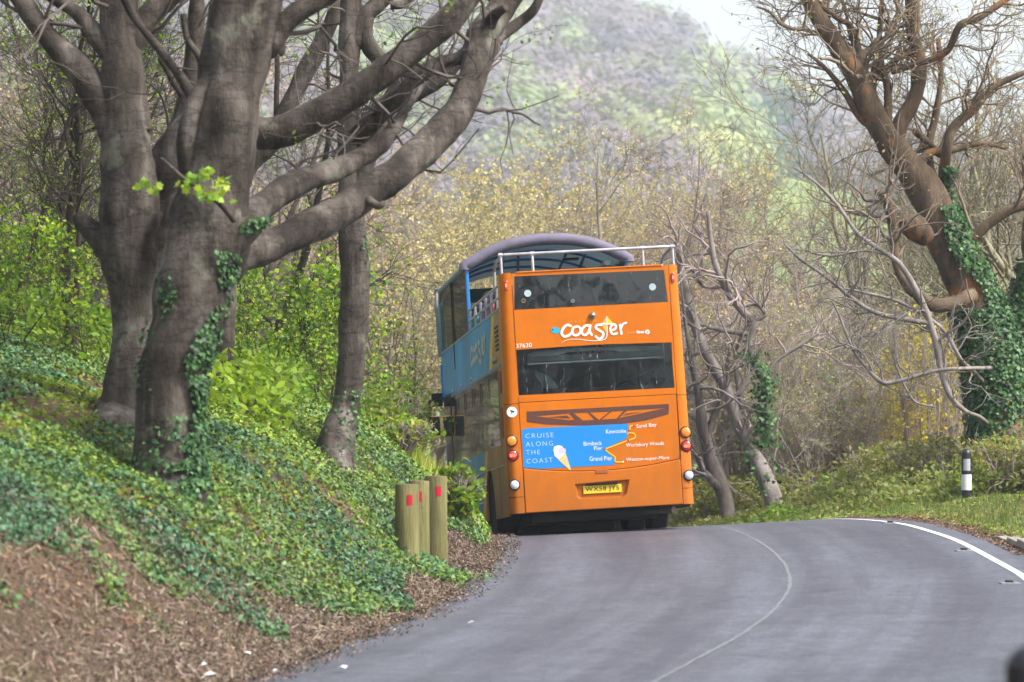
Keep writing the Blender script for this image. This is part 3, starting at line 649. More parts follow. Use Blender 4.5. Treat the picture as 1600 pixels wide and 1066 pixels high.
# --- sides
ZW0, ZW1, ZBELT, ZCR = 1.28, 2.33, 3.13, .99
def arch(yc, r, n=14): return [(yc+r*math.cos(t), .36+r*math.sin(t)) for t in np.linspace(0, PI, n)]
for s in (-1, 1):
    fz = lambda u, v, s=s: (s*hw(v), u, v)
    outer = [(.302, .28)]+[(2.75-.66, .28)]+[(y, z) for y, z in reversed([(2.75+.66*math.cos(t), .36+.66*math.sin(t)) for t in np.linspace(.0, PI, 16)])]+[(2.75+.66, .28), (7.7-.62, .28)]
    outer += list(reversed([(7.7+.62*math.cos(t), .36+.62*math.sin(t)) for t in np.linspace(0, PI, 16)]))+[(7.7+.62, .28)]
    if s < 0: outer += [(8.7, .28), (8.7, 2.42), (10.0, 2.42), (10.0, .28), (10.2, .28)]
    else: outer += [(10.2, .28)]
    outer += [(10.2, ZBELT), (.302, ZBELT)]
    hole = [(.85, ZW0+.02), (8.6, ZW0+.02), (8.6, ZW1-.02), (.85, ZW1-.02)]
    ox = [(a, b) for a, b in outer]
    q = MB().poly(ox, [hole], fz, .03, (-s, 0, 0)); part(q, 'side_panel', M_side)
    gl = MB().poly([(.80, ZW0), (8.64, ZW0), (8.64, ZW1), (.80, ZW1)], (), lambda u, v, s=s: (s*(hw(v)+.004), u, v), .008, (-s, 0, 0)); go = part(gl, 'saloon_window', M_gl_side)
    mb = MB()
    for yb in (2.1, 3.45, 4.8, 6.15, 7.5): mb.box((s*(hw(1.3)-.05), yb-.05, ZW0), (s*(hw(1.3)-.03), yb+.05, ZW1))
    for yb in (2.2, 3.55, 4.9, 6.25):      # opening top lights
        for a, b in (((yb, ZW1-.34), (yb+1.1, ZW1-.32)), ((yb, ZW1-.34), (yb+.025, ZW1-.05)), ((yb+1.08, ZW1-.34), (yb+1.1, ZW1-.05)), ((yb, ZW1-.07), (yb+1.1, ZW1-.05))):
            X = s*(hw(2.2)+.006); mb.box((min(X, X+s*.006), a[0], a[1]), (max(X, X+s*.006), b[0], b[1]))
    part(mb, 'window_bar', M_blkgloss, go)
    # crease, belt and cant strips
    for zc2, nm, mt in ((ZCR, 'panel_joint', M_blkgloss), (ZW1+.035, 'window_trim', M_blue), (ZBELT, 'belt_capping', simple('pale blue capping', (.12, .34, .50), None, .3))):
        X = s*(hw(zc2)+.002); h = .006 if zc2 == ZCR else .016
        part(MB().box((min(X, X+s*.006), .32, zc2-h), (max(X, X+s*.006), 10.15, zc2+h)), nm, mt)
    for yv in (1.15, 4.6, 6.2):
        X = s*(hw(.6)+.001); part(MB().box((min(X, X+s*.004), yv-.004, .32), (max(X, X+s*.004), yv+.004, ZCR)), 'panel_joint', M_blkgloss)
    # louvre, vents and lamps at the rear of the side
    mb = MB()
    for k in range(6):
        X = s*(hw(2.8)+.001); mb.box((min(X, X+s*.01), .52, 2.58+.062*k), (max(X, X+s*.01), .95, 2.61+.062*k))
    part(mb, 'side_louvre', M_blk)
    for z0, z1 in ((1.98, 2.28), (1.36, 1.78)):
        X = s*(hw(1.8)+.001); part(MB().box((min(X, X+s*.006), .36, z0), (max(X, X+s*.006), .66, z1)), 'vent_panel', simple('rust red vent', (.32, .05, .01), None, .6))
    part(MB().lathe([(.05, 0), (.05, .03), (.035, .055), (.004, .062)], 14, 0, (s*hw(2.4)*1.0-(.0 if s > 0 else .062), 1.0, 2.46), 'x'), 'side_camera', simple('grey housing', (.45, .45, .44), None, .4), smooth=True)
    for yb, zb in ((4.9, 2.42), (6.6, 2.41), (8.2, 2.41)): part(MB().lathe([(.03, 0), (.03, .02), (.004, .03)], 10, 0, (s*hw(zb)-(.03 if s < 0 else 0), yb, zb), 'x'), 'side_marker', M_clear)
    # side rails above the belt
    X = s*(hw(ZBELT)-.03)
    mb = MB()
    for zr_ in (ZBELT+.17, ZBELT+.33): mb.tube([(X, .28, zr_), (X, 5.22, zr_)], .018, 8)
    part(mb, 'side_rail', M_steel, smooth=True)
    for k in range(6): part(MB().tube([(X, .75+.85*k, ZBELT-.04), (X, .75+.85*k, ZBELT+.33)], .02, 8), 'rail_post', M_steel, smooth=True)
    # glazed front shelter side
    part(MB().box((s*hw(3.6)-.05, 5.16, ZBELT-.5) if s > 0 else (-hw(3.6)-.0, 5.16, ZBELT-.5), (s*hw(3.6)+.0, 5.28, 4.12) if s > 0 else (-hw(3.6)+.05, 5.28, 4.12)), 'shelter_pillar', M_blue, bevel=.01)
    sg = part(MB().poly([(5.28, ZBELT-.45), (10.1, ZBELT-.45), (10.0, 4.08), (5.28, 4.08)], (), lambda u, v, s=s: (s*(hw(3.6)+.003), u, v), .008, (-s, 0, 0)), 'shelter_side_window', M_gl_top)
    part(MB().tube([(s*(hw(3.6)-.0), 5.25, 4.12), (s*(hw(3.6)-.0), 9.75, 4.12), (s*(hw(3.6)-.02), 10.1, 3.95), (s*(hw(3.6)), 10.22, 3.2)], .045, 10), 'shelter_edge_frame', simple('pale teal frame', (.16, .36, .42), None, .35), smooth=True)
    part(MB().tube([(s*(hw(3.6)+.015), 7.7, ZBELT-.4), (s*(hw(3.6)+.015), 7.7, 4.1)], .012, 6), 'window_divider', M_blkgloss, sg)
# doors on the left, near the front
dr = MB()
dd = part(MB().box((-1.262, 8.72, .30), (-1.235, 9.98, 2.40)), 'entrance_door', M_blkgloss, bevel=.006)
for y0, y1 in ((8.78, 9.32), (9.38, 9.92)): part(MB().box((-1.268, y0, .42), (-1.262, y1, 2.3)), 'door_glass', M_gl_side, dd)
# small red emblem lamp low on the side
y_, z_ = sp(708, 743); part(MB().lathe([(.05, 0), (.05, .02), (.01, .03)], 12, 0, (-hw(z_)-.03, y_, z_), 'x'), 'side_reflector', M_refl)
# white graphic on the blue belt
mb = MB()
def sidef(u, v, y): return (-hw(2.7)-.004+(y+.006), u, v)
ys_ = lambda cx, cz: (4.9-(cx-440)/590*2.6, 2.50+(320-cz)/240*.55)     # the lettering runs towards the rear
for s_, q in strokes: ribbon(mb, [ys_(*p) for p in s_], .075, f=lambda u, v, y: (-hw(2.8)-.008+(y+.006), u, v))
ribbon(mb, [ys_(*p) for p in ((845, 60), (848, 160), (849, 235), (838, 276), (800, 296))], .04, f=lambda u, v, y: (-hw(2.8)-.008+(y+.006), u, v))
part(mb, 'side_lettering', simple('dull white vinyl', (.50, .58, .62), None, .4))
# front
part(MB().box((-1.24, 10.16, .30), (1.24, 10.22, 1.35)), 'front_panel', M_sky, bevel=.02)
part(MB().box((-1.2, 10.17, 1.37), (1.2, 10.2, 2.5)), 'windscreen', M_gl_side)
part(MB().box((-1.22, 10.165, 2.52), (1.22, 10.21, 3.12)), 'destination_panel', M_sky, bevel=.01)
fw = part(MB().add([(-1.2, 10.18, 3.13), (1.2, 10.18, 3.13), (1.2, 10.02, 4.1), (-1.2, 10.02, 4.1), (-1.2, 10.19, 3.13), (1.2, 10.19, 3.13), (1.2, 10.03, 4.1), (-1.2, 10.03, 4.1)], [(0, 1, 2, 3), (4, 7, 6, 5), (0, 4, 5, 1), (2, 6, 7, 3), (1, 5, 6, 2), (0, 3, 7, 4)]), 'upper_windscreen', glass('upper windscreen glass', (.8, .85, .82), .25))
part(MB().add([(-1.19, 10.04, 3.92), (1.19, 10.04, 3.92), (1.19, 10.0, 4.14), (-1.19, 10.0, 4.14)], [(0, 1, 2, 3)]), 'sun_film', M_teal, fw)
for s in (-1, 1): part(MB().tube([(s*1.2, 10.2, .4), (s*1.2, 10.2, 3.2)], .045, 8), 'front_corner_post', M_blue, smooth=True)
# decks, ceiling and closing bulkheads
part(MB().box((-1.2, .05, .88), (1.2, 10.1, .95)), 'lower_floor', M_floor)
part(MB().box((-1.2, .05, 2.36), (1.2, 10.1, 2.44)), 'upper_floor', M_floor)
part(MB().box((-1.2, .06, 2.33), (1.2, 10.1, 2.352)), 'saloon_ceiling', M_int)
part(MB().box((-1.02, .045, 2.6), (1.02, .06, 3.56)), 'rear_bulkhead', M_blk)
part(MB().box((-1.02, .06, .95), (1.02, .55, 1.55)), 'parcel_shelf', M_blk)
# seats: pairs, two decks
def seat_mesh(z, dep=.48):
    m = MB()
    for o_ in (0, .45):
        m.box((o_+.01, 0, z+.38), (o_+.43, dep, z+.47)); m.box((o_+.01, 0, z+.44), (o_+.43, .07, z+1.02))
    m.box((.1, .1, z), (.8, .4, z+.38)); return m
for z, ys in ((2.44, np.arange(.7, 9.3, .82)), (.95, np.arange(.8, 8.0, .95))):
    for xk in (-1.17, .28):
        for y in ys:
            q = seat_mesh(z); q.v = [(a+xk, b+float(y), c) for a, b, c in q.v]
            so_ = q.build('seat', M_seat, bus, bevel=.02)
            if z > 2:
                e = MB().tube([(xk+.01, y+.03, z+.5), (xk+.01, y+.03, z+1.03), (xk+.87, y+.03, z+1.03), (xk+.87, y+.03, z+.5)], .014, 6); e.build('seat_rim', M_vio, so_)
# rear guard rail hoop
XH = hw(ZT)-.05
part(MB().tube([(-XH, 1.25, ZT-.10), (-XH, 1.22, ZT+.14), (-XH, .95, ZT+.22), (-XH, .12, ZT+.26), (-XH+.04, .06, ZT+.265), (-XH+.1, .05, ZT+.265), (XH-.1, .05, ZT+.265), (XH-.04, .06, ZT+.265), (XH, .12, ZT+.26), (XH, .95, ZT+.22), (XH, 1.22, ZT+.14), (XH, 1.25, ZT-.10)], .021, 10), 'rear_guard_rail', M_steel, smooth=True)
for px in (783.5, 833, 1006, 1053):
    x, _ = rp(px, 415); part(MB().tube([(x, .05, ZT), (x, .05, ZT+.265)], .021, 8).lathe([(.032, -.03), (.032, .03)], 10, 0, (x, .05, ZT+.262), 'x'), 'guard_rail_post', M_steel, smooth=True)
# canopy: arched shell, padded rear rim, inner frame
def arch_z(x, top=4.45, edge=4.10): t = abs(x)/1.22; return edge+(top-edge)*(1-t**2.3)
xs_ = np.linspace(-1.22, 1.22, 25)
vs = []; 
for y in (5.2, 9.7, 10.05):
    for t in (0, .04):
        for x in xs_: vs.append((x, y, arch_z(x)+t-(.10 if y > 10 else 0)))
n = 25; fs = []
for a in range(2):
    for l in range(2):
        for k in range(24):
            b0 = (a*2+l)*n+k; b1 = ((a+1)*2+l)*n+k; fs.append((b0, b0+1, b1+1, b1))
for k in range(24): fs.append((k, k+1, n+k+1, n+k)); fs.append((4*n+k, 4*n+k+1, 5*n+k+1, 5*n+k))
for a in range(2):
    for k in (0, 24): fs.append((2*a*n+k, (2*a+1)*n+k, (2*a+3)*n+k, (2*a+2)*n+k))
part(MB().add(vs, fs), 'canopy', M_canopy, smooth=True)
rim = MB(); pr = []
xr_ = [(-1.235, 4.07), (-1.235, 4.12)]+[(x, arch_z(x)+.02) for x in np.linspace(-1.2, 1.2, 23)]+[(1.235, 4.12), (1.235, 4.07)]
vs = []; N_ = len(xr_)
for i, (x, z) in enumerate(xr_):
    a = Vector(xr_[min(i+1, N_-1)]); b = Vector(xr_[max(i-1, 0)]); t = (a-b).normalized(); nn = Vector((-t.y, t.x))
    for k in range(10):
        q = 2*PI*k/10; rr = .088
        vs.append((x+nn.x*math.cos(q)*rr, 5.17+math.sin(q)*.085, z+nn.y*math.cos(q)*rr))
fs = [(i*10+k, i*10+(k+1) % 10, (i+1)*10+(k+1) % 10, (i+1)*10+k) for i in range(N_-1) for k in range(10)]+[tuple(range(10)), tuple(range((N_-1)*10, N_*10))]
part(MB().add(vs, fs), 'canopy_rim', M_pad, smooth=True, angle=60)
for yb in (6.6, 8.1, 9.5): part(MB().tube([(x, yb, arch_z(x)-.03) for x in np.linspace(-1.2, 1.2, 15)], .022, 6), 'canopy_hoop', M_blue, smooth=True)
for x0, x1 in ((-.55, -.25), (-.30, -.02), (.45, .25), (.72, .62)): part(MB().tube([(x0, 6.3, arch_z(x0)-.05), (x1, 9.9, 3.5)], .022, 6), 'canopy_strut', M_blue, smooth=True)
part(MB().tube([(.95, 5.4, 4.10), (.72, 9.8, 3.75)], .05, 8), 'canopy_duct', M_int, smooth=True)
part(MB().box((.42, 6.6, 4.26), (.66, 6.8, 4.29)), 'canopy_lamp', M_blkgloss)
part(MB().box((-.8, 9.5, 3.5), (.4, 9.8, 3.86)), 'front_bulkhead', M_blk, bevel=.1)
# branch deflector, mirrors
X = -1.275
part(MB().tube([(-1.2, 10.0, 4.16), (X, 10.15, 4.17), (X, 10.2, 4.12), (X, 10.22, 3.1), (-1.2, 10.2, 3.08)], .026, 8), 'branch_deflector', simple('dull grey tube', (.26, .27, .30), None, .4), smooth=True)
part(MB().tube([(-1.25, 10.2, 3.75), (X, 10.2, 3.75)], .018, 6), 'deflector_bracket', M_steel, smooth=True)
part(MB().tube([(-1.2, 10.2, 2.95), (X+.04, 10.22, 2.95), (X+.04, 10.24, 2.35), (-1.2, 10.2, 2.35)], .034, 8), 'lower_deflector', M_blue, smooth=True)
arm = part(MB().tube([(-1.2, 10.2, 2.42), (-1.46, 10.36, 2.38), (-1.47, 10.38, 2.0), (-1.47, 10.38, 1.9)], .024, 8), 'mirror_arm', M_blkgloss, smooth=True)
part(MB().box((-1.44, 10.2, 2.28), (-1.26, 10.3, 2.5)), 'mirror_motor', M_blkgloss, arm, bevel=.02)
M_mir = glass('mirror glass', (.2, .25, .3), .9, base=(.03, .045, .06), rough=.02)
for px_, X2 in ((681.5, -1.40), (699.5, -1.36)):
    yv = seat_place(px_, 666, X2) if px_ > 690 else 10.42
    xv = X2 if px_ > 690 else _camL.x+(_ray(px_, 666)*((10.42-_camL.y)/_ray(px_, 666).y)).x
    _, zv = sp(px_, 666, xv) if px_ > 690 else rp(px_, 666, 10.42)
    mh = part(MB().box((xv-.075, yv, zv-.165), (xv+.075, yv+.07, zv+.165)), 'mirror', M_yel, arm, bevel=.025)
    part(MB().box((xv-.062, yv-.008, zv-.15), (xv+.066, yv+.006, zv+.15)), 'mirror', M_mir, arm, bevel=.006)
# running gear
ub = MB(); ub.box((-1.18, .12, .30), (1.18, 2.0, .88)); ub.box((-.95, .4, .16), (.8, 1.9, .3)); ub.box((-1.15, 3.6, .24), (1.15, 6.9, .88)); ub.box((-1.15, 8.5, .16), (1.15, 10.1, .88)); ub.box((-1.1, 4.0, .05), (.66, 6.6, .26)); ub.box((-.9, 8.6, .05), (.70, 9.9, .2)); ub.box((-.35, 2.3, .3), (.35, 3.2, .62)); ub.box((-1.0, 2.62, .38), (1.0, 2.86, .58)); ub.box((-1.0, 7.6, .38), (1.0, 7.8, .5))  # the two lowest black boxes stand in for the shadow under the bus
part(ub, 'chassis_and_shadow_boxes', M_blk, bevel=.03)
ex = part(MB().tube([(.45, .5, .24), (.8, .25, .25), (.98, .06, .24)], .05, 10), 'exhaust_pipe', simple('scorched steel', (.16, .14, .12), None, .5, metallic=.6), smooth=True)
for s in (-1, 1): part(MB().box((s*.86-.3, 2.02, .16), (s*.86+.3, 2.04, .8)), 'mudflap', M_rub)
def wheel(x, y, wdt=.29):
    r = .49; t = part(MB().lathe([(.30, -wdt/2+.02), (r-.05, -wdt/2), (r-.01, -wdt/2+.03), (r, -wdt/4), (r, wdt/4), (r-.01, wdt/2-.03), (r-.05, wdt/2), (.30, wdt/2-.02), (.28, 0)], 36, 0, (x, y, .475), 'x'), 'wheel', M_rub, smooth=True, angle=50)
    part(MB().lathe([(.30, -.06), (.27, -.02), (.12, -.02), (.11, -.07), (.02, -.07)] if x < 0 else [(.02, .07), (.11, .07), (.12, .02), (.27, .02), (.30, .06)], 24, 0, (x, y, .475), 'x'), 'rim', simple('grey wheel paint', (.18, .18, .18), None, .5, metallic=.4), t, smooth=True)
for x, y in ((-1.09, 2.75), (-.76, 2.75), (1.09, 2.75), (.76, 2.75), (-1.08, 7.7), (1.08, 7.7)): wheel(x, y)
for s in (-1, 1):
    for yc in (2.75, 7.7):
        m_ = MB(); pts = [(s*1.21, yc+.67*math.cos(t), .36+.67*math.sin(t)) for t in np.linspace(-.1, PI+.1, 16)]; pts2 = [(s*.55, b, c) for a, b, c in pts]
        m_.add(pts+pts2, [(i, i+1, i+17, i+16) for i in range(15)]); part(m_, 'wheel_arch', M_blk)

# ------------------------------------------------------------------ two passengers on the upper deck
def skin_body(name, pts, edges, radii, mat, root=0):
    me = bpy.data.meshes.new(name); me.from_pydata(pts, edges, []); me.materials.append(mat)
    o = bpy.data.objects.new(name, me); COL.objects.link(o)
    sk = o.modifiers.new('skin', 'SKIN'); 
    for i, r in enumerate(radii): me.skin_vertices[0].data[i].radius = (r, r)
    me.skin_vertices[0].data[root].use_root = True
    ss = o.modifiers.new('sub', 'SUBSURF'); ss.levels = 1; ss.render_levels = 1
    bpy.context.view_layer.update()
    m2 = bpy.data.meshes.new_from_object(o.evaluated_get(bpy.context.evaluated_depsgraph_get()))
    bpy.data.objects.remove(o); m2.name = name; m2.polygons.foreach_set('use_smooth', np.ones(len(m2.polygons), dtype=bool)); return m2
def passenger(x, y, z, cloth, hairc, label, hood=None, s=1.0):
    pts = [(0, 0, .05), (0, -.02, .25), (0, 0, .46), (0, .01, .56), (0, .02, .66), (0, .035, .76),
           (.19, 0, .45), (.24, .06, .20), (.20, .30, .10), (.18, .38, .10), (-.19, 0, .45), (-.24, .06, .20), (-.20, .30, .10), (-.18, .38, .10),
           (.10, .12, .04), (.12, .44, .05), (.12, .47, -.36), (.12, .60, -.40), (-.10, .12, .04), (-.12, .44, .05), (-.12, .47, -.36), (-.12, .60, -.40)]
    ed = [(0,1),(1,2),(2,3),(3,4),(4,5),(2,6),(6,7),(7,8),(8,9),(2,10),(10,11),(11,12),(12,13),(0,14),(14,15),(15,16),(16,17),(0,18),(18,19),(19,20),(20,21)]
    rd = [.15,.15,.15,.06,.10,.08,.075,.055,.04,.035,.075,.055,.04,.035,.10,.075,.05,.04,.10,.075,.05,.04]
    pts = [(a*s, b*s, c*s) for a, b, c in pts]; rd = [r*s for r in rd]
    skin = simple('passenger skin', (.45, .26, .18), None, .6, 10)
    o = link('person', skin_body('person', pts, ed, rd, skin)); o.matrix_world = BM @ Matrix.Translation((x, y, z))
    tag(o, label, 'person', 'passengers on the upper deck')
    # jacket: torso and sleeves a touch larger than the body
    j = link('jacket', skin_body('jacket', [(a, b, c) for a, b, c in pts[:3]]+[pts[6], pts[7], pts[8], pts[10], pts[11], pts[12]], [(0,1),(1,2),(2,3),(3,4),(4,5),(2,6),(6,7),(7,8)], [.175*s,.172*s,.165*s,.095*s,.072*s,.055*s,.095*s,.072*s,.055*s], simple('jacket cloth '+label[:9], cloth, None, .9, 12)), o)
    t = link('trousers', skin_body('trousers', [pts[0], pts[14], pts[15], pts[16], pts[18], pts[19], pts[20]], [(0,1),(1,2),(2,3),(0,4),(4,5),(5,6)], [.165*s,.115*s,.09*s,.065*s,.115*s,.09*s,.065*s], simple('dark trousers', (.02, .022, .035), None, .9, 12)), o)
    hm = MB(); c = Vector((0, .0, .70))*s
    for (nm, mt, R_, cc) in (('hood' if hood else 'hair', simple('hood cloth' if hood else 'dark hair', hood or hairc, None, .9, 25), .118*s, c),):
        rings = []
        for i in range(9):
            ph = -1.1+i/8*(PI/2+1.1); rings.append((R_*math.cos(ph), R_*1.12*math.sin(ph)))
        hm.lathe(rings, 16, 0, (cc.x, cc.y-.022*s, cc.z)); h = part(hm, nm, mt, o, smooth=True)
    # face: nose, eyes
    f = MB()
    f.add([(0, .148*s, .68*s), (.014*s, .118*s, .665*s), (-.014*s, .118*s, .665*s), (0, .115*s, .72*s)], [(0, 1, 3), (0, 3, 2), (0, 2, 1), (1, 2, 3)]); part(f, 'nose', skin, o)
    for q in (-1, 1): part(MB().lathe([(.0005, -.011*s), (.010*s, -.005*s), (.011*s, 0), (.010*s, .005*s), (.0005, .011*s)], 10, 0, (q*.032*s, .107*s, .708*s), 'y'), 'eye', M_char, o)
    return o
passenger(-.93, 4.78, 2.88, (.03, .25, .28), (.008, .006, .005), 'dark-haired passenger in teal jacket seated beside the left rail near the blue pillar')
passenger(-.93, 2.32, 2.88, (.55, .05, .04), (.1, .03, .02), 'passenger in bright red hood seated by the left rail of the upper deck', hood=(.62, .045, .03), s=.92)
# ================================================================== growing things
def tubes(Pts, R, ns):
    """Pts (N,n,3), R (N,n) -> verts, quads for N tubes at once"""
    N, n, _ = Pts.shape
    T = np.gradient(Pts, axis=1); T /= np.linalg.norm(T, axis=2, keepdims=True)+1e-9
    ax = np.array([[1., 0, 0], [0, 1., 0], [0, 0, 1.]]); worst = np.abs(T).max(axis=1)      # the axis a tube never runs along
    ref = ax[np.argmin(worst, axis=1)][:, None]
    A = np.cross(T, np.broadcast_to(ref, T.shape)); A /= np.linalg.norm(A, axis=2, keepdims=True)+1e-9
    B = np.cross(T, A)
    q = np.arange(ns)*2*PI/ns
    V = Pts[:, :, None]+R[:, :, None, None]*(A[:, :, None]*np.cos(q)[None, None, :, None]+B[:, :, None]*np.sin(q)[None, None, :, None])
    i = (np.arange(N)[:, None, None]*n+np.arange(n-1)[None, :, None])*ns; k = np.arange(ns)[None, None]; k2 = (k+1) % ns
    F = np.stack([i+k, i+k2, i+ns+k2, i+ns+k], -1).reshape(-1, 4)
    return V.reshape(-1, 3), F
def resample(pts, r, n):
    pts = np.asarray(pts, float); r = np.asarray(r, float)
    # Catmull-Rom through the traced points, then n even steps
    m = len(pts); out = []; ro = []
    for i in range(m-1):
        p0, p1, p2, p3 = pts[max(i-1, 0)], pts[i], pts[i+1], pts[min(i+2, m-1)]
        for t in np.linspace(0, 1, 9)[:-1]:
            out.append(.5*((2*p1)+(p2-p0)*t+(2*p0-5*p1+4*p2-p3)*t*t+(3*p1-p0-3*p2+p3)*t**3)); ro.append(r[i]*(1-t)+r[i+1]*t)
    out.append(pts[-1]); ro.append(r[-1]); out = np.array(out); ro = np.array(ro)
    s = np.concatenate(([0], np.cumsum(np.linalg.norm(np.diff(out, axis=0), axis=1)))); q = np.linspace(0, s[-1], n)
    return np.stack([np.interp(q, s, out[:, k]) for k in range(3)], 1), np.interp(q, s, ro)
def spawn(Pp, Rp, m, t0, t1, length, ang, n, wig, up, rf, rng, taper=.35, rmin=.004, bias=None):
    """m children on every parent tube; returns tubes (N*m, n)"""
    N, np_, _ = Pp.shape
    t = rng.uniform(t0, t1, (N, m))*(np_-1); i = np.minimum(t.astype(int), np_-2); f = (t-i)[..., None]
    idx = np.arange(N)[:, None]
    base = Pp[idx, i]*(1-f)+Pp[idx, i+1]*f; rad = Rp[idx, i]*(1-f[..., 0])+Rp[idx, i+1]*f[..., 0]
    tan = Pp[idx, i+1]-Pp[idx, i]; tan /= np.linalg.norm(tan, axis=-1, keepdims=True)+1e-9
    rnd = rng.normal(size=base.shape); rnd -= (rnd*tan).sum(-1, keepdims=True)*tan; rnd /= np.linalg.norm(rnd, axis=-1, keepdims=True)+1e-9
    a = rng.uniform(*ang, (N, m, 1)); d = tan*np.cos(a)+rnd*np.sin(a)
    if bias is not None: d = d+np.asarray(bias)
    d /= np.linalg.norm(d, axis=-1, keepdims=True)
    base, rad, d = base.reshape(-1, 3), rad.reshape(-1), d.reshape(-1, 3); M = len(base)
    L = (length if np.isscalar(length) else rng.uniform(*length, M)); L = np.broadcast_to(L, (M,))*rng.uniform(.75, 1.25, M)*(1-.35*(t/(np_-1)).reshape(-1))
    step = (L/(n-1))[:, None]; pts = [base]; 
    for k in range(n-1):
        d = d+rng.normal(size=d.shape)*wig+np.array([0, 0, up]); d /= np.linalg.norm(d, axis=1, keepdims=True); pts.append(pts[-1]+d*step)
    Q = np.stack(pts, 1); r0 = np.maximum(rad*rf, rmin)
    R = r0[:, None]*np.linspace(1, taper, n)[None]; return Q, np.maximum(R, rmin*.7)
def leaf_shape(kind):
    if kind == 'ivy':      # five-lobed
        return np.array([(0, -.1), (.30, -.38), (.38, -.02), (.62, .22), (.26, .36), (0, .9), (-.26, .36), (-.62, .22), (-.38, -.02), (-.30, -.38)])*.5
    if kind == 'oval': return np.array([(0, -.5), (.26, -.15), (.24, .2), (0, .55), (-.24, .2), (-.26, -.15)])
    if kind == 'maple': return np.array([(0, -.4), (.22, -.42), (.50, -.16), (.30, .02), (.46, .36), (.16, .28), (0, .62), (-.16, .28), (-.46, .36), (-.30, .02), (-.50, -.16), (-.22, -.42)])
    if kind == 'blade': return np.array([(-.035, 0), (.035, 0), (.025, .6), (0, 1.), (-.025, .6)])
    if kind == 'chip': return np.array([(-.5, -.12), (.45, -.2), (.5, .1), (-.1, .22)])
    return np.array([(-.5, -.5), (.5, -.5), (.5, .5), (-.5, .5)])
def leaves(Pc, size, cols, kind, rng, normal=None, tilt=.8, up=None):
    """one flat leaf polygon at every point. normal: (N,3) mean facing"""
    N = len(Pc); S = leaf_shape(kind); k = len(S)
    nrm = rng.normal(size=(N, 3))*tilt+(np.array([0, 0, 1.]) if normal is None else normal); nrm /= np.linalg.norm(nrm, axis=1, keepdims=True)
    a = rng.normal(size=(N, 3)) if up is None else up+rng.normal(size=(N, 3))*.35; a -= (a*nrm).sum(1, keepdims=True)*nrm; a /= np.linalg.norm(a, axis=1, keepdims=True)
    b = np.cross(nrm, a); s = np.asarray(size)*np.ones(N)
    cup = (S[:, 0]**2)*.5
    V = Pc[:, None]+s[:, None, None]*(b[:, None]*S[None, :, :1]+a[:, None]*S[None, :, 1:2]+nrm[:, None]*cup[None, :, None])
    F = np.arange(N*k).reshape(N, k); C = np.repeat(cols, k, axis=0); return V.reshape(-1, 3), F, C
def palette(rng, N, cs, j=.18):
    cs = np.array(cs); c = cs[rng.randint(0, len(cs), N)]; return np.clip(c*(1+rng.normal(size=(N, 1))*j)*(1+rng.normal(size=(N, 3))*j*.3), .003, 1)
def merge(parts):
    """parts: (V,F) -> V, [F...]"""
    o = 0; Vs = []; Fs = []
    for V, F in parts: Vs.append(V); Fs.append(F+o); o += len(V)
    return np.concatenate(Vs), Fs
def group_faces(Fs):
    d = {}
    for F in Fs: d.setdefault(F.shape[1], []).append(F)
    return [np.concatenate(v) for v in d.values()]
def wood_mesh(name, sets, mat):
    V, Fs = merge([tubes(p, r, ns) for p, r, ns in sets]); return np_mesh(name, V, group_faces(Fs), mat, smooth=True)
def leaf_mesh(name, sets, mat):
    V, Fs = merge([(v, f) for v, f, c in sets]); return np_mesh(name, V, group_faces(Fs), mat, cols=np.concatenate([c for v, f, c in sets]))

M_leaf = leaf_mat('fresh leaves', .45); M_bud = leaf_mat('buds', .4, .6, .2); M_ivy = leaf_mat('ivy leaves', .12, .48, .28); M_lit = leaf_mat('dry litter', .1, .9, .1)
M_beech = bark('smooth grey beech bark', [(.28, (.016, .012, .009)), (.42, (.046, .037, .029)), (.56, (.082, .068, .056)), (.74, (.19, .165, .145))], 2.6, 19, .95, (1, 1, .5), patch=((.165, .165, .125), 1.7, .60), moss=((.055, .060, .025), 1.45), crease=.5)
M_oak = bark('rugged oak bark', [(.25, (.040, .028, .018)), (.5, (.115, .080, .050)), (.75, (.21, .155, .10))], 3.5, 26, .9, (1, 1, .3), patch=((.30, .115, .030), 1.5, .57), moss=((.12, .14, .02), 1.28))
M_twig = bark('grey brown twigs', [(.3, (.12, .10, .088)), (.7, (.31, .27, .245))], 5, 30, .2)
M_twig2 = bark('pinkish twigs', [(.3, (.19, .145, .135)), (.7, (.42, .345, .32))], 5, 30, .2)
M_pale = bark('pale silvery bark', [(.3, (.13, .115, .105)), (.7, (.34, .31, .29))], 5, 30, .3)
M_warm = bark('warm brown twigs', [(.3, (.12, .085, .055)), (.7, (.32, .25, .18))], 5, 30, .3)
M_mid = bark('brown grey bark', [(.3, (.055, .044, .036)), (.7, (.17, .14, .12))], 4, 26, .7)
M_dry = bark('dry grey thicket bark', [(.3, (.20, .17, .155)), (.7, (.46, .41, .38))], 5, 30, .3)
M_dark = bark('dark wet bark', [(.3, (.022, .017, .013)), (.7, (.07, .055, .042))], 5, 30, .4)
M_olive = bark('olive bark', [(.3, (.13, .118, .075)), (.7, (.31, .285, .19))], 5, 30, .3)

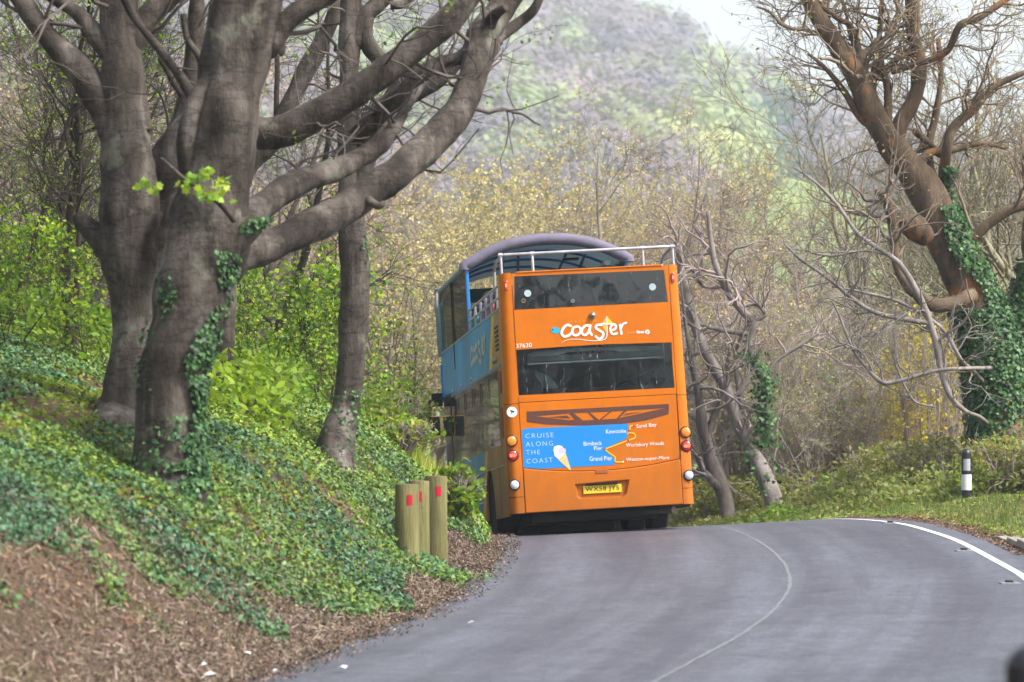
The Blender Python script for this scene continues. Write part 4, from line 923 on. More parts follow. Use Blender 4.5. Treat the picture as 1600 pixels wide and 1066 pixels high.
# ---------------------------------------------------------------- trees drawn from the photograph
def limb(pts, Y, n=40):
    """pts: (px, py, width px[, Y]) -> resampled world polyline and radii"""
    w = [P(p[0], p[1], p[3] if len(p) > 3 else Y) for p in pts]; r = [rpx(p[2], p[3] if len(p) > 3 else Y) for p in pts]
    return resample(w, r, n)
def lumpy(V, amp, s, seed):   # swell and dent the bark a little
    c = V; n = vnoise(c[:, 0]*1.0+seed, c[:, 2]*1.0+c[:, 1]*.7, s)-.5+.5*(vnoise(c[:, 0]+seed+9, c[:, 2]+c[:, 1], s*.35)-.5); return n*amp
def traced_wood(name, limbs, Y, mat, parent, ns=20, amp=.08, seed=0, n=60):
    sets = []
    for L in limbs:
        p, r = limb(L, Y, n); sets.append((p, r))
    parts = []
    for p, r in sets:
        V, F = tubes(p[None], r[None], ns); c = np.repeat(p, ns, axis=0); rad = V-c; rr = np.linalg.norm(rad, axis=1, keepdims=True)+1e-6
        V = V+rad/rr*(lumpy(V, amp, .35, seed)*np.minimum(rr[:, 0], .35)/.25)[:, None]*1.0
        # close both ends with a fan point
        o = len(V); V = np.concatenate([V, p[:1], p[-1:]]); k = np.arange(ns); tri = np.concatenate([np.stack([k*0+o, (k+1) % ns, k], 1), np.stack([k*0+o+1, len(p)*ns-ns+k, len(p)*ns-ns+(k+1) % ns], 1)])
        parts.append((V, F, tri))
    Vs = []; Fq = []; Ft = []; o = 0
    for V, F, tri in parts: Vs.append(V); Fq.append(F+o); Ft.append(tri+o); o += len(V)
    me = np_mesh(name, np.concatenate(Vs), [np.concatenate(Fq), np.concatenate(Ft)], mat, smooth=True)
    return link(name, me, parent), sets
def as_parents(sets, n=16, rmax=9):
    Pp = []; Rp = []
    for p, r in sets:
        i = np.linspace(0, len(p)-1, n).astype(int); Pp.append(p[i]); Rp.append(r[i])
    return np.stack(Pp), np.stack(Rp)

GREENS = [(.16, .26, .02), (.22, .30, .03), (.10, .19, .02), (.28, .33, .035)]
rng = np.random.RandomState(11)
# --- A: the many-stemmed beech
A = [[(166,790,140,37.2),(172,702,112,37.6),(186,668,94),(198,610,70),(204,540,66),(206,480,72),(205,400,90),(203,330,96),(200,250,90),(194,190,82),(188,150,74),(190,90,64),(186,40,60),(182,-30,56),(178,-140,48)],
     [(244,760,84,38.0),(244,690,74,38.2),(246,640,60,38.2),(250,560,72,38.3),(256,470,84,38.3),(258,390,84,38.3),(256,310,78,38.3),(262,255,74,38.1),(300,210,70,38),(350,190,62,38),(400,205,52,38),(432,206,50,38),(470,192,50,38),(540,152,46,38),(600,112,44,38),(660,66,44,38),(700,32,42,38),(735,-10,36,38),(780,-80,30,38)],
     [(196,240,66),(165,170,58),(132,118,46),(92,78,38),(52,30,34),(18,-20,32),(-20,-80,28)],
     [(184,100,40),(150,55,30),(118,18,24),(80,-6,20),(40,-30,18)],
     [(204,70,40),(232,26,36),(266,-6,32),(300,-50,28)],
     [(262,262,50,38.4),(284,205,44,38.6),(296,150,34,38.6),(302,95,28,38.6),(306,40,26,38.6),(310,-40,24,38.6)],
     [(226,205,30),(218,150,22),(212,100,18),(208,40,18),(200,-30,16)],
     [(190,400,56),(158,375,38),(134,350,30),(120,334,20)],
     [(170,640,50),(156,700,34,37.4),(118,722,16,37.2)],
     [(186,-20,12,37),(205,20,13,37),(228,52,14,37),(258,88,16,37),(284,124,18,37),(302,152,22,37)],
     [(250,90,9,37.2),(268,125,10,37.2),(284,150,10,37.2)],
     [(286,22,10,37.5),(292,60,12,37.5),(308,84,12,37.5),(315,110,10,37.6),(311,150,12,37.8)],
     [(262,380,40,37.7),(278,330,46,37.7),(288,300,36,37.8)],
     ]
ta = empty('beech_tree', tuple(P(190, 690, 38))); tag(ta, 'leftmost big grey beech with several smooth stems, its long limb passing behind the leaning trunk', 'tree')
def at_root(o, root):   # keep a child built in world coordinates in place under its root
    o.matrix_parent_inverse = Matrix.Translation(-root.location); return o
bpy.context.view_layer.update()
wa, sa = traced_wood('trunk', A, 38, M_beech, ta, seed=3); at_root(wa, ta)
# --- B: the leaning trunk in front, low boughs to the right
B = [[(256,880,150,35.8),(262,775,126,35.95),(264,715,106),(262,650,100),(272,580,106),(290,500,112),(308,430,116),(325,370,126),(334,310,114),(345,230,104),(354,150,106),(366,80,104),(380,10,108),(392,-60,104),(400,-150,90)],
     [(330,430,60,36.3),(372,398,60,36.4),(400,390,56,36.5),(450,370,52,36.8),(500,347,50,37),(560,313,50,37.3),(620,268,48,37.6),(680,216,48,38),(716,172,48,38.2),(738,125,46,38.4),(748,82,48,38.6),(758,50,50,38.7),(782,16,42,38.9),(812,-30,36,39)],
     [(340,380,60,36.5),(385,340,48,36.9),(430,306,42,37.3),(480,281,38,37.7),(530,263,36,38),(580,236,32,38.3),(612,205,22,38.6),(640,160,16,39),(668,120,12,39.3)],
     [(405,85,34,36.2),(426,72,26,36),(436,52,30,36),(456,26,32,36),(490,6,30,36),(530,-18,28,36),(600,-50,22,36)],
     [(430,62,24,36),(438,78,16,36),(434,84,12,36)],
     [(330,120,34,35.9),(306,160,34,35.85),(294,205,34,35.85),(292,250,32,35.9),(300,300,30,36)],
     [(356,378,56,35.9),(384,356,46,35.9),(402,344,34,35.9),(412,346,12,35.9)],
     [(745,110,34,38.6),(772,70,26,38.7),(785,64,10,38.7)],
     [(742,90,40,38.6),(770,62,24,38.8),(805,40,18,39),(836,12,14,39),(850,-30,12,39)],
     [(758,55,26,38.7),(772,26,18,38.5),(790,12,12,38.4)],
     [(366,345,10,35.0),(340,315,9,34.8),(312,296,8,34.6),(290,282,7,34.5),(268,262,5,34.4),(252,247,3,34.3)],
     [(575,312,16,37.2),(592,322,12,37.1),(600,316,8,37.1)],
     [(735,85,34,38.6),(715,92,20,38.6),(690,98,24,38.6),(655,118,26,38.5),(620,152,28,38.4),(590,178,34,38.5),(560,215,38,38.8)]]
tb = empty('beech_tree', tuple(P(264, 770, 36))); tag(tb, 'thick leaning beech with ivy up its right side and long low boughs over the lane', 'tree')
wb, sb = traced_wood('trunk', B, 36, M_beech, tb, seed=8); at_root(wb, tb)
# --- C: slimmer curved trunk right of B
Cc = [[(512,780,110,44.4),(526,690,60,44.8),(540,640,44),(548,575,44),(553,500,46),(555,430,44),(552,370,43),(547,300,40),(544,220,37),(545,140,33),(546,60,30),(548,0,32),(552,-80,28)],
      [(560,300,30),(568,250,36),(580,205,38),(600,168,34),(640,150,26),(680,128,24),(715,96,22),(740,70,18)],
      [(552,70,24),(565,32,26),(590,8,26),(622,-24,22)],
      [(590,200,24),(600,170,22),(622,130,20),(640,112,18),(655,108,10)],
      [(596,96,22),(580,78,24),(572,52,20),(580,20,18),(596,-20,16)],
      [(596,96,20),(604,118,16),(590,140,14)],
      [(610,8,16),(632,6,14),(646,-8,12)]]
tc_ = empty('beech_tree', tuple(P(528, 690, 45))); tag(tc_, 'slim curved beech trunk between the leaning trunk and the bus, ivy at its foot', 'tree')
wc, sc_ = traced_wood('trunk', Cc, 45, M_beech, tc_, seed=14); at_root(wc, tc_)
# --- D: stem behind B
Dd = [[(335,660,80,47),(346,570,40),(352,500,34),(352,430,32),(356,350,30),(372,290,30),(395,250,32),(425,222,34),(455,160,30),(480,108,28),(505,60,26),(522,20,24),(530,-40,22)],
      [(400,205,9,46),(440,195,10,46),(462,178,9,46),(500,155,6,46)], [(430,230,9,47),(432,160,8,47),(433,95,8,47),(430,60,7,47)]]
td = empty('beech_tree', tuple(P(340, 590, 47))); tag(td, 'beech behind the leaning trunk, seen low between trunks and rising to the right above', 'tree')
wd_, sd_ = traced_wood('trunk', Dd, 47, M_beech, td, seed=21); at_root(wd_, td)
def beech_crown(root, sets, seed, m=6, leafn=5, lim=None, length=(.9, 1.8)):
    rg = np.random.RandomState(seed); cut = lambda s_, a: (s_[0][int(len(s_[0])*a):], s_[1][int(len(s_[0])*a):]); Pp, Rp = as_parents([cut(s_, .72 if i == 0 else .55) for i, s_ in enumerate(sets) if s_[0][-1, 2] > 4.6 and np.linalg.norm(s_[0][-1]-s_[0][0]) > 1.2])
    p1, r1 = spawn(Pp, Rp, m, .1, 1, length, (.6, 1.3), 9, .28, .03, .16, rg, .35, .006); 
    keep = r1[:, 0] < .05; p1, r1 = p1[keep], np.minimum(r1[keep], .022)
    p2, r2 = spawn(p1, r1, 4, .2, 1, (.4, .9), (.4, 1.1), 6, .25, .02, .55, rg, .4, .004)
    tw = link('twigs', wood_mesh('twigs', [(p1, r1, 4), (p2, r2, 3)], M_mid), root); at_root(tw, root)
    ends = p2[:, -3:].reshape(-1, 3); ends = ends[ends[:, 2] > 3.2]; ends = ends[(rg.rand(len(ends)) < .5) & (vnoise(ends[:, 0], ends[:, 2]+ends[:, 1], .8) > .62)]
    pc = np.repeat(ends, 5, axis=0)+rg.normal(size=(len(ends)*5, 3))*np.array([.10, .10, .035])
    o = link('leaves', leaf_mesh('leaves', [leaves(pc, rg.uniform(.035, .062, len(pc)), palette(rg, len(pc), GREENS), 'oval', rg)], M_leaf), root); at_root(o, root)
beech_crown(ta, sa, 1); beech_crown(tb, sb, 2, 6); beech_crown(tc_, sc_, 3, 9); beech_crown(td, sd_, 4, 9)
# small leafy spray on B
sp_ = P(330, 290, 34.8); rg = np.random.RandomState(2)
ld = []
for (a, b) in ((218,292),(232,288),(246,292),(300,275),(318,280),(335,290),(345,300),(296,288),(352,282),(310,300),(327,308),(340,312),(285,290),(320,268)):
    for k in range(5): ld.append(P(a+rg.normal()*6, b+rg.normal()*4, 34.5+rg.normal()*.1))
o = link('sprout_leaves', leaf_mesh('sprout_leaves', [leaves(np.array(ld), .072, palette(rg, len(ld), [(.30, .42, .03), (.38, .46, .04), (.18, .32, .03)]), 'maple', rg, normal=np.array([0, -.7, .6]), tilt=.5)], M_leaf), tb); at_root(o, tb)

# --- the oak on the right
O_ = [[(1600,840,162.0,65.4),(1590,760,135.0,65.4),(1578,715,108.0,65.7),(1566,650,93.6),(1556,580,86.4),(1543,520,77.4),(1522,465,70.2),(1502,420,66.6),(1482,380,63.0),(1464,335,57.6),(1440,290,55.8),(1416,258,52.2),(1390,222,50.4),(1366,182,41.4),(1352,145,37.8),(1340,118,36.0),(1312,82,32.4),(1286,40,27.0),(1262,-2,23.4),(1240,-50,19.8)],
      [(1393,232,36.0),(1408,190,27.0),(1432,145,25.2),(1434,90,22.5),(1426,50,20.7),(1422,0,18.9),(1420,-60,16.2)],
      [(1388,212,14.4),(1387,150,13.5),(1385,125,12.6),(1378,108,12.6),(1374,70,9.0),(1376,30,8.1),(1380,-30,7.2)],
      [(1364,140,12.6),(1366,110,10.8),(1372,90,9.0)],
      [(1340,112,23.4,66),(1345,90,19.8),(1352,80,10.8)],
      [(1480,330,21.6,66.4),(1474,290,18.0,66.5),(1478,240,16.2),(1490,200,15.3),(1520,172,13.5),(1548,140,11.7),(1590,118,9.9),(1640,100,8.1)],
      [(1498,395,23.4),(1520,372,18.0),(1545,350,16.2),(1580,328,15.3),(1620,320,13.5),(1680,325,10.8)],
      [(1520,462,22,65.5),(1490,474,22,65.2),(1460,478,20,65),(1434,462,18,65),(1412,436,18.0,65),(1400,408,14.4,65),(1396,360,14.4,65),(1388,318,18.0,65),(1374,300,14.4,65),(1372,306,9.0,65)],
      [(1448,372,27.0,65.4),(1430,356,41.4,65.2),(1418,352,32.4,65.1),(1412,354,14.4,65)],
      [(1370,205,12.6),(1345,185,11.7),(1322,148,9.9),(1300,118,8.1),(1278,96,6.3),(1262,84,4.5)],
      [(1345,105,12.6),(1340,70,10.8),(1328,40,9.0),(1310,30,8.1),(1290,15,7.2),(1270,0,6.3)],
      [(1370,118,10.8),(1395,98,9.9),(1420,80,9.0),(1412,110,2.7)],
      [(1393,112,10.8,65.6),(1440,98,10.8,65.4),(1480,80,10.8,65.2),(1500,40,10.8,65),(1530,28,9.9,65),(1560,8,9.0,65),(1600,-20,7.2,65)],
      [(1430,205,12.6,66.5),(1470,242,10.8,67),(1440,225,10.8,67)],
      [(1435,255,14.4,66.5),(1455,238,12.6,66.6),(1490,234,9.9,66.8),(1530,225,8.1,67),(1575,232,6.3,67)],
      [(1590,520,57.6,67),(1604,480,48.6,67),(1615,420,36.0,67),(1608,360,23.4,67),(1620,290,18.0,67)],
      [(1470,300,14.4,66.8),(1455,265,12.6,67),(1452,225,12.6,67),(1462,180,10.8,67),(1470,120,9.0,67),(1466,60,7.2,67)]]
to = empty('oak_tree', tuple(P(1580, 740, 66))); tag(to, 'old oak on the right leaning left, orange patches on its limbs, ivy round its trunk', 'tree')
wo, so2 = traced_wood('trunk', O_, 66, M_oak, to, seed=31, amp=.08); at_root(wo, to)
rg = np.random.RandomState(7)
top_ = lambda s_, a: (s_[0][int(len(s_[0])*a):], s_[1][int(len(s_[0])*a):])
par = [top_(so2[0], .72), top_(so2[1], .25)]+[so2[i] for i in (2, 3, 4, 5, 6, 9, 10, 11, 12, 13, 14, 16)]+[top_(so2[15], .45), top_(so2[7], .5)]
Pp, Rp = as_parents(par, 18)
p1, r1 = spawn(Pp, Rp, 8, .2, 1, (1.0, 2.4), (.5, 1.2), 12, .26, .03, .40, rg, .3, .009, bias=(.0, 0, .15)); r1 = np.minimum(r1, .035)
p2, r2 = spawn(p1, r1, 4, .15, 1, (.7, 1.5), (.4, 1.1), 9, .24, .02, .6, rg, .4, .006)
p3, r3 = spawn(p2, r2, 4, .15, 1, (.4, .8), (.4, 1.1), 6, .24, .01, .6, rg, .5, .0042)
tw = link('twigs', wood_mesh('twigs', [(p1, r1, 5), (p2, r2, 4), (p3, r3, 3)], M_warm), to); at_root(tw, to)
e = p3[:, -2:].reshape(-1, 3); e = e[rg.rand(len(e)) < .33]; e = e+rg.normal(size=e.shape)*.03
o = link('buds', leaf_mesh('buds', [leaves(e, rg.uniform(.04, .08, len(e)), palette(rg, len(e), [(.40, .34, .10), (.46, .36, .16), (.34, .22, .12), (.30, .34, .06)]), 'oval', rg)], M_bud), to); at_root(o, to)

# --- trees with pale twisting branches
Wt = [[(1570,690,10.1,66.2),(1535,655,7.2,65.2),(1512,644,5.8),(1490,628,9.4),(1474,592,10.1),(1463,540,10.1),(1452,500,10.8),(1436,462,10.1),(1418,430,9.4),(1402,408,8.6),(1375,390,7.9),(1340,365,6.5),(1312,325,5.8),(1290,300,5.0),(1268,280,3.6),(1240,262,2.9)],
      [(1453,505,8.6),(1420,500,7.9),(1372,490,7.2),(1342,474,6.5),(1312,450,5.8),(1280,425,5.0),(1250,405,4.3),(1225,380,3.6)],
      [(1575,572,6.5,66.2),(1545,575,6.5,65.4),(1500,576,5.8),(1460,580,6.5),(1410,594,6.5),(1378,598,7.2),(1352,572,5.8),(1336,552,5.0),(1322,520,4.3),(1310,490,3.6),(1300,470,2.9)],
      [(1340,552,3.6),(1344,530,3.6),(1352,508,2.9)], [(1462,636,2.9),(1430,628,3.6),(1412,600,3.6),(1400,570,2.9)],
      [(1396,400,5.0),(1350,392,4.3),(1300,400,3.6),(1258,392,2.9)], [(1550,610,7.2,66),(1520,580,7.2,65),(1500,560,6.5),(1478,520,6.5),(1440,490,5.8),(1400,470,5.8),(1340,455,4.3),(1300,448,2.9)]]
tw_ = empty('twisted_tree', tuple(P(1512, 660, 64))); tag(tw_, 'tree with pale twisting branches reaching left in front of the oak', 'tree')
ww, sw = traced_wood('trunk', Wt, 64, M_twig, tw_, ns=10, amp=.03, seed=41, n=40); at_root(ww, tw_)
Et = [[(1225,835,36,70),(1196,745,27,70.5),(1172,700,22),(1152,660,20),(1136,610,18),(1112,568,18),(1090,520,16),(1078,480,15),(1066,430,13),(1060,380,10)],
      [(1196,700,13),(1192,640,12),(1196,600,13),(1180,570,12),(1170,535,11),(1176,505,14),(1158,484,13),(1136,455,11),(1120,420,10),(1112,385,8),(1106,330,6)],
      [(1172,522,9),(1140,518,8),(1110,512,6),(1076,500,6),(1060,494,4)], [(1130,448,6),(1100,448,6),(1080,420,6),(1062,412,4)],
      [(1180,500,8),(1196,492,7),(1182,476,6),(1160,480,6)], [(1200,580,6),(1218,560,6),(1250,540,6),(1280,520,4)], [(1160,640,10),(1150,560,8),(1170,500,6)]]
te = empty('twisted_tree', tuple(P(1190, 745, 71))); tag(te, 'crooked tree just right of the bus, greyish branches bending like elbows', 'tree')
we, se = traced_wood('trunk', Et, 71, M_twig, te, ns=10, amp=.04, seed=44, n=40); at_root(we, te)
Ft = [[(1145,840,27,69),(1130,770,24,69.5),(1112,720,22),(1098,670,19),(1092,620,14),(1080,560,9),(1070,500,5),(1064,440,3)], [(1120,760,13,69),(1100,735,11),(1084,700,8),(1070,660,4)], [(1100,690,12),(1120,640,9),(1135,600,7),(1140,540,4)]]
tf = empty('twisted_tree', tuple(P(1130, 770, 70))); tag(tf, 'short dark leaning trunk close behind the right rear corner of the bus', 'tree')
wf, sf = traced_wood('trunk', Ft, 70, M_mid, tf, ns=10, amp=.04, seed=47, n=30); at_root(wf, tf)
for root, st_, mt, sd2 in ((tw_, sw, M_twig, 51), (te, se, M_twig2, 52), (tf, sf, M_twig, 53)):
    rg = np.random.RandomState(sd2); Pp, Rp = as_parents(st_, 14)
    p1, r1 = spawn(Pp, Rp, 9, .3, 1, (.7, 1.9), (.4, 1.2), 9, .28, .05, .5, rg, .35, .010); r1 = np.minimum(r1, .03)
    p2, r2 = spawn(p1, r1, 5, .15, 1, (.4, 1.0), (.4, 1.1), 7, .25, .03, .6, rg, .4, .006)
    o = link('twigs', wood_mesh('twigs', [(p1, r1, 4), (p2, r2, 3)], mt), root); at_root(o, root)
    e = p2[:, -2:].reshape(-1, 3); e = e[rg.rand(len(e)) < .25]
    o = link('buds', leaf_mesh('buds', [leaves(e, .05, palette(rg, len(e), [(.42, .36, .05), (.35, .28, .12)]), 'oval', rg)], M_bud), root); at_root(o, root)

# ---------------------------------------------------------------- ivy climbing the trunks
def climb(sets, sel, gap, spread, size, seed, cols):
    rg = np.random.RandomState(seed); Pc = []; Nn = []
    for (li, t0, t1, a0, a1, cnt) in sel:
        p, r = sets[li]; t = rg.uniform(t0, t1, cnt)*(len(p)-1); i = np.minimum(t.astype(int), len(p)-2); f = (t-i)[:, None]
        c = p[i]*(1-f)+p[i+1]*f; rr = (r[i]*(1-f[:, 0])+r[i+1]*f[:, 0])
        a = rg.uniform(a0, a1, cnt)+.25*np.sin(t*.6)       # angle: 0 = right, -pi/2 = towards the camera
        cl = rg.rand(cnt); keep = vnoise(t*1.6+seed*7, a*2.5, 1.3)+.5*cl > gap
        d = np.stack([np.cos(a), np.sin(a), np.zeros(cnt)], 1); q = c+d*(rr*1.02+rg.uniform(.0, spread, cnt))[:, None]; Pc.append(q[keep]); Nn.append(d[keep])
    Pc = np.concatenate(Pc); Nn = np.concatenate(Nn)
    return leaves(Pc, rg.uniform(*size, len(Pc)), palette(rg, len(Pc), cols, .25), 'ivy', rg, normal=Nn*1.2+np.array([0, 0, .5]), tilt=.45)
IVY = [(.025, .075, .022), (.04, .11, .03), (.055, .14, .035), (.02, .055, .018), (.08, .17, .05)]
o = link('climbing_ivy', leaf_mesh('climbing_ivy', [climb(sb, [(0, .0, .34, -.95, .35, 2600), (0, .34, .47, -1.0, .2, 500), (0, .0, .22, -2.6, -1.0, 320), (0, .03, .16, -3.3, .3, 1500), (0, .26, .44, -3.1, -2.1, 300), (6, .3, .9, -1.8, .3, 260)], .72, .05, (.055, .10), 5, IVY)], M_ivy)); tag(o, 'ivy climbing the right side of the leaning beech trunk', 'ivy')
o = link('climbing_ivy', leaf_mesh('climbing_ivy', [climb(so2, [(0, .0, .38, -PI, PI, 16000), (0, .36, .56, -1.5, .4, 2600), (15, 0, .5, -PI, 0, 3500), (5, .0, .25, -2, 0, 300)], .30, .15, (.08, .16), 6, IVY)], M_ivy)); tag(o, 'dense dark green ivy wrapped round the trunk of the old oak', 'ivy')
o = link('climbing_ivy', leaf_mesh('climbing_ivy', [climb(sc_, [(0, .0, .22, -2.6, .3, 420), (0, .42, .5, -.8, .2, 60)], .6, .05, (.05, .09), 7, IVY)], M_ivy)); tag(o, 'ivy leaves round the foot of the slim curved beech', 'ivy')
o = link('climbing_ivy', leaf_mesh('climbing_ivy', [climb(sa, [(0, .05, .2, -3.4, -2.4, 160)], .6, .05, (.05, .09), 8, IVY)], M_ivy)); tag(o, 'small patch of ivy low on the many-stemmed beech', 'ivy')
o = link('climbing_ivy', leaf_mesh('climbing_ivy', [climb(se, [(1, .0, .4, -PI, 0, 800), (0, .0, .35, -PI, PI, 300)], .6, .25, (.09, .17), 9, [(.04, .11, .025), (.07, .17, .04), (.03, .08, .025)])], M_ivy)); tag(o, 'bright ivy climbing the crooked tree right of the bus', 'ivy')
# ================================================================== woodland made from a few grown kinds
def grown(kind, seed):
    """returns (wood sets, leaf set) for a tree standing at the origin"""
    rg = np.random.RandomState(seed)
    K = dict(
        yellow=dict(h=11, stems=3, lean=.35, r=.16, n1=10, l1=(3.2, 5.2), n2=7, l2=(1.6, 2.8), n3=5, l3=(.7, 1.5), wood='olive', bud=[(.64, .52, .24), (.60, .45, .21), (.70, .60, .32), (.52, .50, .22)], nb=4, bs=(.035, .075), keep=.34),
        tall=dict(h=12, stems=2, lean=.15, r=.15, n1=14, l1=(2.2, 3.8), n2=7, l2=(1.2, 2.2), n3=6, l3=(.6, 1.3), wood='twig', bud=[(.60, .46, .24), (.54, .36, .22), (.54, .54, .20), (.66, .54, .34)], nb=2, bs=(.05, .10), keep=.40),
        pink=dict(h=9, stems=4, lean=.42, r=.12, n1=9, l1=(2.4, 4.2), n2=7, l2=(1.2, 2.4), n3=5, l3=(.7, 1.3), wood='twig2', bud=[(.56, .36, .24), (.62, .44, .18), (.50, .34, .26), (.64, .54, .20)], nb=2, bs=(.045, .085), keep=.34),
        thicket=dict(h=6.2, stems=5, lean=.30, r=.09, n1=8, l1=(1.8, 3.2), n2=6, l2=(1.0, 2.0), n3=5, l3=(.5, 1.2), wood='dry', bud=[(.52, .48, .12), (.54, .36, .22), (.40, .46, .10)], nb=2, bs=(.05, .11), keep=.26),
        dark=dict(h=10, stems=1, lean=.12, r=.15, n1=12, l1=(1.8, 3.4), n2=7, l2=(1.0, 2.0), n3=5, l3=(.6, 1.2), wood='dark', bud=[(.16, .24, .03), (.22, .30, .04), (.11, .18, .03)], nb=2, bs=(.06, .11), keep=.20),
        green=dict(h=4.2, stems=4, lean=.55, r=.035, n1=7, l1=(1.0, 2.0), n2=5, l2=(.6, 1.2), n3=3, l3=(.3, .7), wood='dark', bud=[(.17, .29, .015), (.24, .34, .02), (.11, .22, .015), (.30, .36, .03), (.07, .14, .015)], nb=2, bs=(.09, .16), keep=.36, leaf='maple'),
        oakish=dict(h=9, stems=2, lean=.40, r=.20, n1=12, l1=(3.0, 5.0), n2=8, l2=(1.6, 2.8), n3=6, l3=(.7, 1.5), wood='olive', bud=[(.40, .32, .14), (.34, .24, .12)], nb=1, bs=(.05, .09), keep=.22))[kind]
    S = K['stems']; base = np.zeros((S, 1, 3)); az = np.arange(S)*2*PI/S+rg.rand()*6
    d = np.stack([np.cos(az)*K['lean'], np.sin(az)*K['lean'], np.ones(S)], 1)*rg.uniform(.85, 1.1, (S, 1)); pts = [np.stack([np.cos(az), np.sin(az), 0*az], 1)*.12*(S > 1)-np.array([0, 0, .4])]
    n = 14; wig = .11 if kind != 'tall' else .07
    for k in range(n-1):
        d = d/np.linalg.norm(d, axis=1, keepdims=True)+rg.normal(size=d.shape)*wig+np.array([0, 0, .05]); pts.append(pts[-1]+d/np.linalg.norm(d, axis=1, keepdims=True)*K['h']/(n-1)*rg.uniform(.9, 1.05, (S, 1)))
    Pp = np.stack(pts, 1); Rp = K['r']*rg.uniform(.75, 1.1, (S, 1))*np.linspace(1, .16, n)[None]
    p1, r1 = spawn(Pp, Rp, K['n1'], .22, .98, K['l1'], (.45, 1.0), 10, .20, .06, .5, rg, .3, .014)
    p2, r2 = spawn(p1, r1, K['n2'], .2, 1, K['l2'], (.35, .95), 8, .20, .04, .55, rg, .4, .009)
    p3, r3 = spawn(p2, r2, K['n3'], .15, 1, K['l3'], (.35, .9), 5, .20, .03, .6, rg, .5, .007)
    wood = [(Pp, Rp, 9), (p1, r1, 5), (p2, r2, 3), (p3, r3, 3)]
    e = p3[:, 1:].reshape(-1, 3); e = e[rg.rand(len(e)) < K['keep']]; e = np.repeat(e, K['nb'], axis=0); e = e+rg.normal(size=e.shape)*K['bs'][1]*.7
    # clumps: whole sprays brighter or duller
    cl = vnoise(e[:, 0]*1.0+seed, e[:, 2]*1.0+e[:, 1]*.6, .9)
    c = palette(rg, len(e), K['bud'], .2)*(.65+.7*cl)[:, None]
    lf = leaves(e, rg.uniform(*K['bs'], len(e)), c, K.get('leaf', 'quad' if kind == 'yellow' else 'oval'), rg, normal=np.array([.3, -.55, .8]), tilt=.9)
    mt = dict(dry=M_dry, olive=M_olive, twig=M_twig, twig2=M_twig2, dark=M_dark)[K['wood']]
    return wood_mesh('trunk', wood, mt), leaf_mesh('crown', [lf], M_leaf if kind == 'green' else M_bud)
_kinds = {}
def kind_mesh(kind, v):
    if (kind, v) not in _kinds: _kinds[kind, v] = grown(kind, sum(map(ord, kind))*7+v*13)
    return _kinds[kind, v]
ORD = ['leftmost', 'second', 'third', 'fourth', 'fifth', 'sixth', 'seventh', 'eighth', 'ninth', 'tenth', 'eleventh', 'twelfth', 'thirteenth', 'fourteenth', 'fifteenth', 'sixteenth', 'seventeenth', 'eighteenth', 'nineteenth', 'twentieth', 'twenty-first', 'twenty-second', 'twenty-third', 'twenty-fourth', 'twenty-fifth', 'twenty-sixth', 'twenty-seventh', 'twenty-eighth', 'twenty-ninth']
def wood(kind, name, spots, phrase, group, cat='tree', seed=0):
    """spots: (px, top py, Y[, ground offset]) ; scale follows from the height the photo shows"""
    rg = np.random.RandomState(seed+77)
    spots = sorted(spots, key=lambda s: s[0])
    for i, s in enumerate(spots):
        px, pt, Y = s[:3]; x = (px-800)/FPX*Y; z = float(ground(x, Y)); top = float(P(px, pt, Y)[2])
        wm, lm = kind_mesh(kind, i % 3); H = max(v.co.z for v in wm.vertices)*.95; sc = max(.35, (top-z)/H)
        r = empty(name, (x, Y, z-.05), rg.uniform(0, 2*PI)); r.scale = (sc*rg.uniform(.9, 1.15),)*2+(sc,)
        link('trunk', wm, r); link('crown', lm, r)
        where = ORD[i] if i == 0 else ('rightmost' if i == len(spots)-1 else ORD[i]+' from the left')
        tag(r, phrase.format(where), cat, group)
wood('yellow', 'budding_tree', [(600,215,104),(655,250,92),(700,225,112),(745,238,98),(800,210,108),(850,225,95),(905,205,104),(950,262,90),(625,330,84),(1000,290,100),(590,300,118),(770,300,88),(875,300,120)], 'tree with ochre buds behind the bus, {} of them', 'yellow budding trees behind the bus', seed=1)
wood('tall', 'budding_tree', [(1010,150,80),(1045,215,84),(975,240,78)], 'tall narrow tree with brownish buds above the bus roof rail, {}', 'tall narrow trees above the rail', seed=2)
wood('pink', 'budding_tree', [(1060,235,86),(1105,262,92),(1150,280,84),(1195,300,90),(1240,320,82),(1090,330,78),(1290,390,84),(1170,360,76),(1340,420,88),(1030,330,80)], 'bushy pinkish-twigged tree right of the bus, {} of them', 'pinkish bushy trees', seed=3)
wood('pink', 'twiggy_tree', [(-40,-40,96),(30,20,90),(150,-20,98),(250,10,92),(330,60,100),(430,190,96),(500,235,104),(545,245,98)], 'pale twiggy tree seen between the beech stems, {} of them', 'twiggy trees behind the left wood', seed=8)
wood('thicket', 'thicket_tree', [(1110,420,76),(1150,440,74.5),(1190,450,77),(1225,440,75),(1260,455,76),(1295,450,74),(1330,462,77),(1365,470,75),(1400,480,78),(1440,500,76),(1480,510,79),(1530,520,81),(1210,520,72.5),(1275,540,72.8),(1345,560,73)], 'grey twiggy thicket tree behind the right verge, {}', 'twiggy thicket beside the road', seed=4)
wood('oakish', 'bare_tree', [(1480,40,78),(1560,-20,84),(1620,30,76),(1430,180,90),(1545,150,92),(1600,250,80)], 'bare spreading tree behind the ivy-clad oak, {} of its kind', 'bare trees behind the oak', seed=5)
